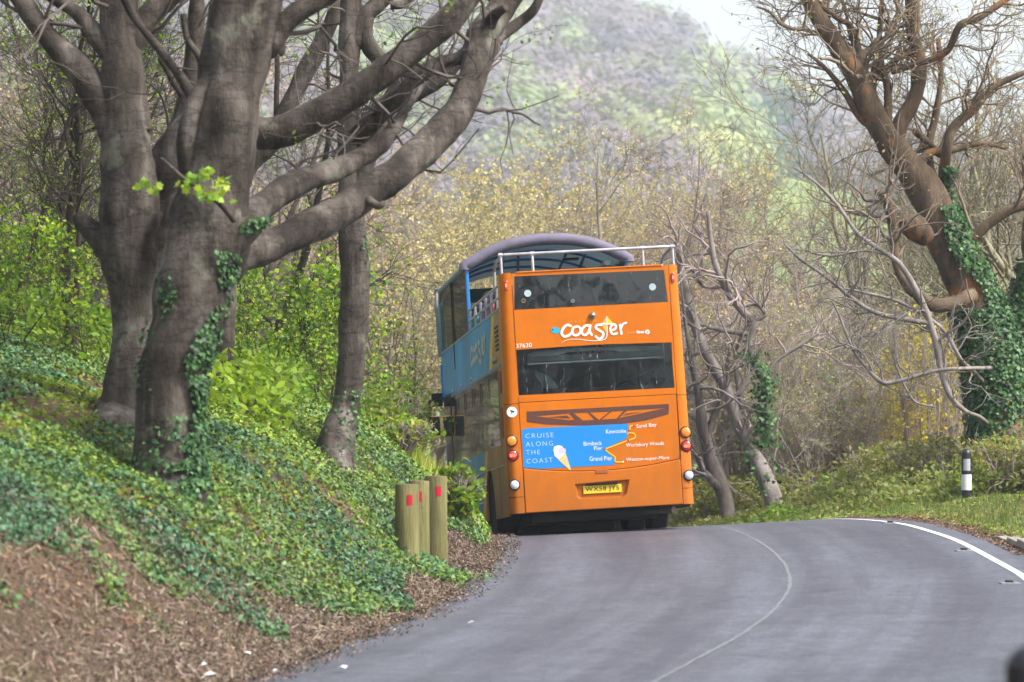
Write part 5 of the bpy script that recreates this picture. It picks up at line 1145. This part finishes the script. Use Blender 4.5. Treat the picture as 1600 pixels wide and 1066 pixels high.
wood('dark', 'woodland_tree', [(20,-120,58),(60,-60,66),(95,-90,55),(122,-80,52),(150,-40,72),(245,-60,64),(330,0,70),(415,60,80),(40,60,84),(395,120,92),(122,-100,46),(97,40,45.5),(8,-100,47),(300,40,88),(-10,-60,95),(50,-100,100),(130,-50,92),(160,-100,110),(220,-50,100),(260,-80,118),(360,-50,95)], 'thin dark woodland tree on the left slope, {}', 'thin trees in the left wood', seed=6)
wood('green', 'sapling', [(-20,400,46),(40,350,52),(75,430,48),(150,420,45),(10,490,43),(400,400,53),(445,380,55),(490,395,52),(515,440,51),(420,460,48),(585,500,58)], 'leafy sapling with bright yellow-green leaves, {} on the slope', 'green saplings on the left slope', seed=7)

# ---------------------------------------------------------------- trees out of view, evergreens added (shown in the glass, shading the lane)
for i, (x, y, k, s) in enumerate(((-9, -14, 'yellow', 1.1), (-5.5, -26, 'dark', 1.2), (3.5, -12, 'oakish', 1.1), (7, -24, 'dark', 1.3), (-13, -3, 'dark', 1.3), (12, -6, 'oakish', 1.2), (-1, -38, 'oakish', 1.3), (4, -50, 'yellow', 1.3), (-9, -46, 'oakish', 1.3), (9, 8, 'dark', 1.2), (-11, 12, 'oakish', 1.15), (13, 24, 'oakish', 1.2))):
    wm, lm = kind_mesh(k, i % 3); r = empty('bare_tree', (x, y, float(ground(x, y))-.05), i*1.3); r.scale = (s, s, s); link('trunk', wm, r); link('crown', lm, r)
    tag(r, ('bare roadside tree near the camera, {} in the row reflected in the bus windows').format(ORD[i]), 'tree', 'trees reflected in the bus windows')

for i, (x, y, r, h) in enumerate(((-14, -22, 5, 15), (-7, -34, 5, 17), (1.5, -30, 4.5, 16), (9, -34, 5, 18), (16, -22, 5, 15), (-3, -52, 6, 20), (6, -56, 6, 20), (14, -48, 6, 18), (-12, -52, 6, 19))):  # unseen evergreens, added as a dark wall for the window reflections
    z = float(ground(x, y)); root = empty('added_evergreen_tree', (x, y, z)); tag(root, 'dark evergreen added unseen behind the camera, {} of those mirrored in the bus windows'.format(ORD[i]), 'tree', 'evergreens added to darken the bus windows')
    q = np.random.RandomState(i+5).normal(size=(2600, 3)); q /= np.linalg.norm(q, axis=1, keepdims=True); nr = q.copy(); q = q*(.6+.4*np.random.RandomState(i+8).rand(2600, 1))*np.array([r, r, h*.5])+np.array([x, y, z+h*.55])
    q_ = np.random.RandomState(i+9); o = link('crown', leaf_mesh('crown', [leaves(q, q_.uniform(.25, .5, 2600), palette(q_, 2600, [(.02, .045, .015), (.03, .06, .02)]), 'oval', q_, normal=nr, tilt=.6)], M_leaf), root); at_root(o, root)
    o = link('trunk', wood_mesh('trunk', [(np.array([[(x, y, z-.3), (x+.2, y, z+h*.3), (x, y, z+h*.8)]]), np.array([[.4, .3, .1]]), 9)], M_dark), root); at_root(o, root)

# ---------------------------------------------------------------- ground cover
def bank_points(n, rg, y0, y1, d0, d1, side='l', power=1.0):
    Y = rg.uniform(y0, y1, n); d = d0+(d1-d0)*rg.rand(n)**power
    X = XL(Y)-d if side == 'l' else XR(Y)+.45+d
    return X, Y, d
def slope_n(X, Y):
    h = .08; zx = (ground(X+h, Y)-ground(X-h, Y))/(2*h); zy = (ground(X, Y+h)-ground(X, Y-h))/(2*h)
    n = np.stack([-zx, -zy, np.ones_like(zx)], 1); return n/np.linalg.norm(n, axis=1, keepdims=True)
rg = np.random.RandomState(99)
def cover(name, X, Y, lift, size, cols, kind, mat, label, cat, tilt=.7, rg=rg, up=None, nadd=(0, 0, 0)):
    Z = ground(X, Y)+rg.uniform(0, 1, len(X))*lift; n = slope_n(X, Y)+np.array(nadd)
    o = link(name, leaf_mesh(name, [leaves(np.stack([X, Y, Z], 1), size, cols, kind, rg, normal=n, tilt=tilt, up=up)], mat)); tag(o, label, cat, kind='stuff'); return o
# ivy carpet, thinner where the litter shows
X, Y, d = bank_points(250000, rg, 25, 54, .10, 7.5, power=1.3)
dens = vnoise(X, Y, 1.3)*.6+vnoise(X+40, Y, .45)*.4
edge = np.interp(Y, [26, 28, 31, 34, 38, 45], [2.0, 1.55, 1.12, .80, .36, .12])+.95*(vnoise(X, Y+33, 1.5)-.5)+.25*(vnoise(X, Y+3, .4)-.5)
# bare litter patches seen in the photograph: right of the leaning trunk and left of the first beech
def near_px(px, py, sx, sy, X, Y): Z = ground(X, Y); u = 800+X/Y*FPX; v = HY-(Z-ZC)/Y*FPX; return np.exp(-((u-px)/sx)**2-((v-py)/sy)**2)
bare = near_px(90, 655, 130, 35, X, Y)*.75+near_px(470, 770, 90, 40, X, Y)*.5+near_px(560, 810, 60, 26, X, Y)*.5+near_px(430, 720, 60, 30, X, Y)*.3+near_px(120, 950, 60, 90, X, Y)*.8+near_px(30, 900, 60, 60, X, Y)*.6
keep = (d > edge) & (dens+rg.rand(len(d))*.25-bare*.9 > .37)
X, Y, d = X[keep], Y[keep], d[keep]
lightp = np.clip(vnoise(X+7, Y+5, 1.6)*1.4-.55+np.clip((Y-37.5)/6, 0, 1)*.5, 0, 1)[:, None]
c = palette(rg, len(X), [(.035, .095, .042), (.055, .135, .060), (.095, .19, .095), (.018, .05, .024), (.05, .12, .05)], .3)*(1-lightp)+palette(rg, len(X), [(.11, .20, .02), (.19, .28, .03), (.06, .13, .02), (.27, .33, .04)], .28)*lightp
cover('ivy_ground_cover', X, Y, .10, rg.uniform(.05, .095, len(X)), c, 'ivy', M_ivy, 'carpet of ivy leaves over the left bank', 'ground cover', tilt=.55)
# mossy, grassy green between
X, Y, d = bank_points(60000, rg, 34, 60, .6, 9, power=1.2); k = vnoise(X+60, Y, 1.9)+.3*rg.rand(len(X)) > .62; X, Y = X[k], Y[k]
cover('low_herbs', X, Y, .07, rg.uniform(.04, .08, len(X)), palette(rg, len(X), [(.16, .26, .02), (.22, .30, .03), (.10, .20, .02), (.28, .30, .04)]), 'oval', M_leaf, 'low bright green herbs and moss among the ivy', 'ground cover')
# dry litter
X, Y, d = bank_points(170000, rg, 24, 56, -.28, 2.1, power=1.6); k = rg.rand(len(d)) < np.clip(1.5-d, .15, 1); X, Y, d = X[k], Y[k], d[k]; c = palette(rg, len(X), [(.13, .092, .072), (.19, .14, .112), (.08, .055, .042), (.27, .215, .18), (.05, .035, .028)], .3)
k = (d > .0) | (rg.rand(len(d)) < np.exp(d*11)*.6); k &= ~((d < .12) & (vnoise(Y, Y*0+4, .6) < .45) & (rg.rand(len(d)) < .7)); X, Y, c = X[k], Y[k], c[k]
cover('leaf_litter', X, Y, .035, rg.uniform(.018, .042, len(X)), c, 'chip', M_lit, 'brown dry leaf litter along the left road edge', 'leaf litter', tilt=.55)
X, Y, d = bank_points(45000, rg, 26, 60, .8, 9); k = vnoise(X+60, Y+9, 1.2) > .5; X, Y = X[k], Y[k]
cover('fallen_leaves', X, Y, .03, rg.uniform(.03, .07, len(X)), palette(rg, len(X), [(.19, .11, .065), (.25, .16, .105), (.13, .07, .045)], .25), 'oval', M_lit, 'reddish brown fallen leaves between the ivy on the bank', 'leaf litter', tilt=.5)
# dry stalks and fine twigs lying on the verge
X, Y, d = bank_points(9000, rg, 22, 42, .1, 1.6, power=1.3); c = palette(rg, len(X), [(.30, .22, .16), (.22, .15, .10), (.40, .32, .25)], .2)
cover('dry_stalks', X, Y, .05, rg.uniform(.05, .14, len(X)), c, 'blade', M_lit, 'dry pale stalks tangled over the near left verge', 'dry stalks', tilt=.9)
n = 900; X = P(660, 0, 42.6)[0]+rg.normal(size=n)*.26; Y = 42.3+rg.normal(size=n)*.35
cover('ivy_round_posts', X, Y, .16, rg.uniform(.06, .10, n), palette(rg, n, [(.06, .14, .04), (.12, .22, .04), (.03, .08, .03)]), 'ivy', M_ivy, 'ivy leaves gathered round the feet of the timber posts', 'ground cover', tilt=.6, nadd=(0, -.6, 0))
# a few bright plants
# left far slope: leafy understorey
X = rg.uniform(-13, -2.5, 90000); Y = rg.uniform(44, 80, 90000); d = XL(Y)-X; k = (d > 2.0) & (vnoise(X, Y, 1.5) > .35); X, Y = X[k], Y[k]
lp = vnoise(X+3, Y, 2.0)[:, None]
cover('understorey', X, Y, .55, rg.uniform(.07, .15, len(X)), palette(rg, len(X), [(.07, .16, .03), (.12, .24, .03), (.05, .11, .03)])*(1-lp)+palette(rg, len(X), [(.20, .30, .02), (.28, .38, .03)])*lp, 'oval', M_leaf, 'leafy green undergrowth on the slope behind the beeches', 'undergrowth', tilt=.9)
# verge on the right: brambles and herbs
def mound(X, Y, s=1.3): return np.clip(vnoise(X+20, Y+20, s)-.25, 0, 1)
n = 240000; Y = 84-(84-24)*rg.rand(n)**1.5; d = rg.uniform(.0, 11, n)**1.0; X = XR(Y)+.5+d
k = d > .25*vnoise(Y, Y*0, .7); X, Y, d = X[k], Y[k], d[k]; k = (vnoise(X+2, Y+7, .35)+.35*rg.rand(len(X)) > .42); X, Y, d = X[k], Y[k], d[k]; hgt = np.clip(d/2.2, .16, 1)*(.12+1.1*mound(X, Y)*(.4+1.2*vnoise(X+5, Y+1, .45))); hgt = hgt*np.clip((Y-50)/12, .2, 1)*np.where((d < 1.2) & (Y < 64), .5, 1)*np.where((np.abs(X-7.0) < .9) & (Y < 61.2), .15, 1)
lp = np.clip(vnoise(X+3, Y+8, 1.6)*1.4-.2, 0, 1)[:, None]
c = palette(rg, len(X), [(.22, .23, .06), (.30, .29, .09), (.15, .17, .05), (.32, .25, .13)])*(1-lp)+palette(rg, len(X), [(.17, .27, .03), (.24, .33, .05), (.11, .19, .03)])*lp
Z = ground(X, Y)+rg.rand(len(X))**.6*hgt
o = link('bramble_undergrowth', leaf_mesh('bramble_undergrowth', [leaves(np.stack([X, Y, Z], 1), rg.uniform(.05, .12, len(X)), c, 'oval', rg, normal=np.array([0, -.5, .7]), tilt=1.0)], M_leaf)); tag(o, 'tangled brambles and low weeds on the right verge behind the road', 'undergrowth', kind='stuff')
# bramble stems
n = 1300; Y = rg.uniform(60, 82, n); d = rg.uniform(2.6, 11, n); X = XR(Y)+.5+d; b0 = np.stack([X, Y, ground(X, Y)], 1)
Pp = np.stack([b0, b0+np.array([0, 0, .3])], 1); Rp = np.full((n, 2), .008)
p1, r1 = spawn(Pp, Rp, 3, 0, .5, (.5, 1.2), (.1, .9), 7, .25, -.03, .9, rg, .6, .006)
o = link('bramble_stems', wood_mesh('bramble_stems', [(p1, r1, 3)], M_twig2)); tag(o, 'arching pinkish bramble stems on the right verge', 'undergrowth', kind='stuff')
# grass by the right road edge
n = 9000; Y = rg.uniform(24, 72, n); d = .1+rg.uniform(0, 2.0, n); X = XR(Y)+.62+d; k = vnoise(X, Y, .8)+.3*rg.rand(n) > .5; X, Y = X[k], Y[k]
cover('verge_grass', X, Y, .02, rg.uniform(.06, .17, len(X)), palette(rg, len(X), [(.11, .18, .03), (.16, .23, .04), (.08, .13, .03), (.22, .22, .10)]), 'blade', M_leaf, 'bright grass blades along the right road edge', 'grass', tilt=.5, up=np.array([0, 0, 1.]), nadd=(0, -3, -.5))
n = 12000; Y = rg.uniform(44.5, 62, n); d = rg.uniform(.0, .5, n)**1.3; X = XR(Y)+.32+d
cover('kerb_litter', X, Y, .015, rg.uniform(.02, .05, n), palette(rg, n, [(.16, .10, .07), (.10, .06, .045), (.24, .17, .12)]), 'chip', M_lit, 'dark leaf litter gathered along the right edge of the road', 'leaf litter', tilt=.4)
# shrub that hides the lower flank of the bus
def bush(name, X, Y, r, h, n, cols, label, kind='oval', size=(.06, .11), stem=M_twig2, group=None):
    z = float(ground(X, Y)); root = empty(name, (X, Y, z)); tag(root, label, 'bush', group)
    a = rg.uniform(0, 2*PI, 40); rr = r*np.sqrt(rg.rand(40))*.5; b = np.stack([X+rr*np.cos(a), Y+rr*np.sin(a), np.full(40, z-.05)], 1)
    Pp = np.stack([b, b+np.stack([np.cos(a)*r*.25, np.sin(a)*r*.25, np.full(40, h*.5)], 1), b+np.stack([np.cos(a)*r*.5, np.sin(a)*r*.5, np.full(40, h*.9)], 1)], 1); Rp = np.tile([.012, .009, .005], (40, 1))
    p1, r1 = spawn(Pp, Rp, 6, .3, 1, (.2*h, .5*h), (.4, 1.2), 5, .25, .03, .7, rg, .5, .004)
    o = link('stems', wood_mesh('stems', [(Pp, Rp, 4), (p1, r1, 3)], stem), root); at_root(o, root)
    q = rg.normal(size=(n, 3)); q /= np.linalg.norm(q, axis=1, keepdims=True); q *= rg.rand(n, 1)**.4*np.array([r, r, h*.55]); q += np.array([X, Y, z+h*.5])+rg.normal(size=(n, 3))*.06
    q = q[vnoise(q[:, 0]*1.0, q[:, 2]*1.0+q[:, 1], .25) > .33]
    o = link('foliage', leaf_mesh('foliage', [leaves(q, rg.uniform(*size, len(q)), palette(rg, len(q), cols), kind, rg, tilt=1.0)], M_leaf), root); at_root(o, root)
LIVE = [(.14, .24, .02), (.22, .32, .03), (.09, .18, .02), (.28, .30, .05)]
p = P(714, 800, 46.8); bush('roadside_bush', p[0], 46.8, .24, .60, 2000, LIVE, 'leafy bush right of the wooden posts, in front of the lower side of the bus')
p = P(648, 700, 50); bush('roadside_bush', p[0]-.3, 50, .55, .35, 1600, LIVE+[(.34, .30, .10)], 'low yellowish bush on the bank top left of the bus')
p = P(600, 640, 56); bush('roadside_bush', p[0]-.3, 56, 1.0, .9, 2600, LIVE, 'green bush on the bank right of the slim beech')
for (a, b, Yy, r_, h_, L_) in ((1150, 770, 72, 1.3, .8, 'low bramble bush nearest the right side of the bus'), (1290, 770, 73, 1.5, .8, 'low bramble bush in the middle of the right verge'), (1400, 740, 70, 1.1, 1.0, 'bramble bush left of the marker post'), (1590, 725, 62, 1.0, .9, 'bramble bush at the foot of the ivy-clad oak'), (1480, 730, 67, 1.2, 1.1, 'bramble bush behind the marker post')):
    p = P(a, b, Yy); bush('bramble_bush', p[0], Yy, r_, h_, 5200, [(.22, .25, .06), (.30, .33, .08), (.16, .19, .05), (.34, .27, .12)], L_, group='bramble bushes on the right verge')
for (a, b, Yy, r_, h_, L_) in ((1460, 590, 72, .9, 1.3, 'yellow-leaved shrub left of the oak trunk'), (1395, 650, 74, .8, 1.2, 'small yellow-leaved shrub among the grey thicket')):
    p = P(a, b, Yy); bush('yellow_shrub', p[0], Yy, r_, h_+float(p[2]-ground(p[0], Yy)), 2200, [(.48, .42, .04), (.40, .34, .06), (.52, .40, .03)], L_, group='yellow-leaved shrubs')
for (a, b, Yy, L_) in ((1300, 640, 73.5, 'clump of ivy hanging in the thicket halfway along the right verge'),):
    p = P(a, b, Yy); bush('ivy_clump', p[0], Yy, .35, 1.0+float(p[2]-ground(p[0], Yy))*.9, 900, [(.08, .24, .05), (.12, .30, .06), (.06, .16, .04)], L_, kind='ivy', size=(.10, .17))
# tuft of bright grass on the bank top
n = 700; X = P(652, 0, 51)[0]+rg.normal(size=n)*.25; Y = 51+rg.normal(size=n)*.5
o = link('grass_tuft', leaf_mesh('grass_tuft', [leaves(np.stack([X, Y, ground(X, Y)], 1), rg.uniform(.15, .4, n), palette(rg, n, [(.30, .38, .04), (.38, .38, .10), (.22, .30, .03)]), 'blade', rg, normal=np.array([0, -3, .5]), tilt=.6, up=np.array([0, 0, 1.]))], M_leaf)); tag(o, 'tuft of yellowish grass on top of the bank near the bus mirror', 'grass')
# ================================================================== far hillside wood
rg = np.random.RandomState(123)
HILLC = dict(mauve=[(.20, .165, .20), (.175, .155, .195), (.23, .185, .205)], lime=[(.30, .34, .16), (.34, .37, .17), (.26, .31, .16)], olive=[(.24, .28, .16), (.22, .25, .15)], blue=[(.09, .16, .13), (.08, .13, .12)])
def crowns(centres, radii, kinds, nq, rg):   # leaf masses face outwards, so every crown has its lit and its shaded side
    Vs, Fs, Cs, o = [], [], [], 0
    for c, r, k in zip(centres, radii, kinds):
        sz = .0011*c[1]; n = int(min(1.25*2*PI*r*r/sz**2, nq)); q = rg.normal(size=(n, 3)); q[:, 2] = np.abs(q[:, 2])*1.0-.15; q /= np.linalg.norm(q, axis=1, keepdims=True)
        lump = 1+.35*(vnoise(q[:, 0]*3+c[0], q[:, 2]*3+q[:, 1]*3+c[1], .9)-.5)*2
        nr = q.copy(); q = q*lump[:, None]*(.72+.28*rg.rand(n, 1))*np.array([r, r, r*.95])+c
        one = np.array(HILLC[k])[rg.randint(3 if k in ('mauve', 'lime') else 2)]*rg.uniform(.8, 1.2); cl = vnoise(q[:, 0]*1.0, q[:, 2]+q[:, 1]*.7, r*.35); col = np.clip(one[None]*(.85+.3*cl)[:, None]*(1+rg.normal(size=(n, 1))*.04), .005, 1)
        v, f, cc = leaves(q, rg.uniform(.75, 1.35, n)*sz, col, 'quad', rg, normal=nr*1.6, tilt=.28); Vs.append(v); Fs.append(f+o); Cs.append(cc); o += len(v)
    return np.concatenate(Vs), np.concatenate(Fs), np.concatenate(Cs)
M_hill = leaf_mat('far foliage', .2, .8, .1)
cs, rs_, ks = [], [], []
PALE = [(800,170,60),(850,195,50),(930,205,38),(1095,110,52),(1130,180,55),(1165,150,50),(1080,215,55),(1000,245,40),(760,60,55),(640,120,60),(700,210,60),(1205,190,36),(560,60,80),(875,60,36),(1240,160,30)]
while len(cs) < 900:
    Y = 420+rg.rand()**.8*1310; u = rg.uniform(-20, 1640); X = (u-800)/FPX*Y
    v = HY-(float(ground(X, Y))-ZC)/Y*FPX
    if v > (430 if u > 380 else 260) or (1130 < u < 1420 and 225 < v < 440 and Y < 860): continue      # hidden, or the open field
    cs.append((X, Y, float(ground(X, Y))+1.0)); r = rg.uniform(9, 18); rs_.append(r); g2 = rg.rand()
    near = max(math.exp(-((u-a)/c)**2-((v-r*.6/Y*FPX-b)/c)**2) for a, b, c in PALE)
    ks.append('blue' if math.hypot(u-1180, v-245) < 42 else 'lime' if near > .55+.3*g2 else 'olive' if g2 > .80 else 'mauve')
V, F, Cc_ = crowns(cs, rs_, ks, 2600, rg)
o = link('hillside_wood', np_mesh('hillside_wood', V, [F], M_hill, cols=Cc_)); tag(o, 'hazy wooded hillside of mauve bare crowns and pale green trees', 'wood', kind='stuff')
# crowns that stand out one by one: (px, py centre, width px, kind)
big = [(1095,110,90,'lime'),(1160,155,80,'lime'),(1180,235,110,'blue'),(1110,215,90,'lime'),(1065,215,70,'lime'),(800,170,100,'lime'),(855,185,80,'lime'),(945,195,80,'olive'),(915,228,56,'lime'),(880,60,90,'olive'),(1010,110,90,'mauve'),(1240,165,80,'lime'),(960,50,80,'mauve'),(870,120,90,'mauve'),(740,190,90,'lime'),(1215,60,70,'mauve')]
W_ = dict(lime='pale green', blue='dark bluish green', olive='olive green', mauve='bare mauve brown')
near_ = ['left of the bare mauve ridge', 'below the skyline gap', 'right of centre above the field', 'in the middle of the green band', 'low in the middle band', 'behind the low beech bough tip', 'right beside the bough tip', 'straight above the bus roof', 'just above the yellow budding trees', 'high on the left of the hill', 'in the middle of the upper hill', 'near the oak at mid height', 'near the top of the hill', 'above the left pale band', 'by the bough', 'on the skyline beside the oak']
for i, (px, py, wpx, k) in enumerate(big):
    # find where this line of sight meets the hill
    Ys = np.arange(420, 1720, 6.0); vv = HY-(ground((px-800)/FPX*Ys, Ys)-ZC)/Ys*FPX; j = np.argmax(vv < py+12); Y = Ys[j] if (vv < py+12).any() else 1560
    r = wpx/2*Y/FPX; X = (px-800)/FPX*Y; c = (X, Y-12, float(ground(X, Y-12))+r*.35)
    root = empty('hillside_tree', (c[0], c[1], float(ground(c[0], c[1])))); tag(root, f'{W_[k]} tree crown on the far hill, {near_[i]}', 'tree', 'separate crowns on the far hillside')
    V, F, C2 = crowns([c], [r], [k], 3500, rg); q = link('crown', np_mesh('crown', V, [F], M_hill, cols=C2), root); at_root(q, root)
    t = link('trunk', wood_mesh('trunk', [(np.array([[(c[0], c[1], c[2]-r-3), (c[0]+.2, c[1], c[2]-r*.3), (c[0], c[1], c[2]+r*.3)]]), np.array([[.8, .6, .3]]), 7)], M_twig), root); at_root(t, root)

# ================================================================== street furniture and small things
M_post = bark('weathered green timber', [(.25, (.06, .055, .03)), (.5, (.17, .155, .06)), (.75, (.27, .25, .10))], 3.5, 30, .8, (1, 1, .12), patch=((.10, .075, .06), 7, .62))
M_end = simple('sawn end grain', (.20, .12, .08), (.11, .07, .05), .9, 14)
M_rr = lamp_mat('red reflector sticker', (.45, .01, .03))
for (a, b, top, Yp, wpx, lean, L_) in ((636, 862, 757, 42, 38, 0, 'leftmost of the three short mossy timber posts, red reflector near its top'), (656, 860, 752, 42.5, 22, .0, 'middle timber post, half hidden behind its left neighbour'), (681, 842, 744, 43.4, 36, .01, 'rightmost and tallest looking of the three short timber posts')):
    w0_ = P(a, b, Yp); r_ = rpx(wpx if wpx > 30 else 34, Yp); tz = P(a, top, Yp)[2]; z0 = float(ground(w0_[0], Yp))-.25
    root = empty('wooden_post', (w0_[0], Yp, z0+.25)); tag(root, L_, 'post', 'timber posts on the left verge')
    if wpx < 30: root.location.x -= .02; root.location.y += .32
    h = tz-z0-.25
    mb = MB(); mb.lathe([(r_*1.06, -.3), (r_*1.04, .1), (r_*1.0, h*.5), (r_*.98, h-.012), (r_*.95, h)], 26, 0); body = mb.build('post_body', M_post, root, smooth=True)
    MB().lathe([(r_*.945, h+.0005), (r_*.5, h+.004), (.001, h+.005)], 26, 0).build('cut_top', M_end, root, smooth=True)
    dx = .01; yy = -r_*1.005; rf_ = MB(); k0 = -PI/2+.25 if wpx > 30 else -PI/2+.1
    vs = []
    for zz in (h-.22, h-.11):
        for t in np.linspace(k0-.24, k0+.24, 5): vs.append((r_*1.012*math.cos(t), r_*1.012*math.sin(t), zz))
    rf_.add(vs, [(i, i+1, i+6, i+5) for i in range(4)]).build('reflector', M_rr, root)
M_bol = simple('black plastic', (.018, .018, .022), (.010, .010, .012), .35, 8); M_bw = simple('white plastic band', (.72, .72, .72), (.62, .62, .62), .45, 10)
M_ref2 = simple('silver reflector', (.45, .46, .48), (.30, .31, .33), .25, 120)
def marker(px, py_top, Yp, label, hv=1.0):
    x = (px-800)/FPX*Yp; tz = P(px, py_top, Yp)[2]; z0 = tz-hv; r = .078
    root = empty('marker_post', (x, Yp, z0)); tag(root, label, 'marker post', 'black and white verge marker posts')
    MB().lathe([(r*.95, -.4), (r*.95, .60)], 24).build('post_base', M_bol, root, smooth=True)
    MB().lathe([(r*1.03, .36), (r*1.03, .60)], 24).build('white_band', M_bw, root, smooth=True)
    MB().lathe([(r*.98, .602), (r*.98, hv-.09)]+[(r*.98*math.cos(t), hv-.09+.09*math.sin(t)) for t in np.linspace(.15, 1.5, 6)], 24).build('post_head', M_bol, root, smooth=True, angle=60)
    vs = []
    for zz in (.66, .84):
        for t in np.linspace(-PI/2-.75, -PI/2+.75, 8): vs.append((r*1.02*math.cos(t), r*1.02*math.sin(t), zz))
    MB().add(vs, [(i, i+1, i+9, i+8) for i in range(7)]).build('reflector', M_ref2, root)
marker(1510, 701, 61, 'black and white marker post with silver reflector standing on the right verge below the oak')
marker(1606, 1008, 13.5, 'out-of-focus dark marker post top at the bottom right corner, close to the camera')
# road studs
for (px, py, L_) in ((1391, 818, 'farthest road stud beside the white edge line'), (1506, 861, 'middle road stud beside the white edge line'), (1577, 911, 'nearest road stud beside the white edge line')):
    Ys = np.arange(36, 60, .1); vv = [HY-(road_z((px-800)/FPX*q, q)-ZC)/q*FPX for q in Ys]; Yp = Ys[int(np.argmin(np.abs(np.array(vv)-py)))]
    x = (px-800)/FPX*Yp; root = empty('road_stud', (x, Yp, road_z(x, Yp))); tag(root, L_, 'road stud', 'reflecting road studs along the edge line')
    MB().box((-.10, -.14, -.02), (.10, .14, .010)).build('stud_base', simple('cast stud metal', (.30, .31, .33), (.18, .18, .2), .5, 20, metallic=.5), root, bevel=.008)
    MB().box((-.035, -.08, .008), (.035, .08, .030)).build('stud_insert', M_rub, root, bevel=.01)
# scraps of litter
M_paper = simple('white scrap', (.62, .64, .68), (.45, .46, .50), .7, 30)
for (px, py, s, L_) in ((328, 1062, .09, 'white paper scrap at the bottom of the left verge'), (318, 1046, .05, 'small pale scrap just above the white paper scrap'), (386, 1029, .05, 'pale leaf scrap lying on the left litter'), (535, 1050, .06, 'pale flake on the road near the bottom edge'), (737, 979, .05, 'pale flake on the tarmac left of centre'), (430, 1056, .04, 'tiny pale flake at the left road edge')):
    Ys = np.arange(24, 50, .05); xs = (px-800)/FPX*Ys; vv = HY-(ground(xs, Ys)-ZC)/Ys*FPX; j = int(np.argmax(vv < py)); Yp = Ys[j]; x = xs[j]
    m_ = MB(); pts = [(s*math.cos(t)*rg.uniform(.5, 1), s*math.sin(t)*rg.uniform(.5, 1), rg.uniform(.006, .03)) for t in np.linspace(0, 2*PI, 8)[:-1]]
    m_.add(pts+[(0, 0, .035)], [(i, (i+1) % 7, 7) for i in range(7)]); o = m_.build('paper_scrap', M_paper); o.location = (x, Yp, float(ground(x, Yp))+.02)
    tag(o, L_, 'litter', 'pale scraps by the road')

# ================================================================== haze
m = bpy.data.materials.new('haze'); m.use_nodes = True; N = m.node_tree.nodes; L = m.node_tree.links; N.remove(N['Principled BSDF'])
v = N.new('ShaderNodeVolumePrincipled'); v.inputs['Color'].default_value = (.84, .89, 1.0, 1); v.inputs['Density'].default_value = .00032; v.inputs['Anisotropy'].default_value = .1
L.new(v.outputs[0], N['Material Output'].inputs['Volume'])
hz = MB().box((-560, -75, -30), (560, 2025, 240)).build('haze', m); tag(hz, kind='stuff')
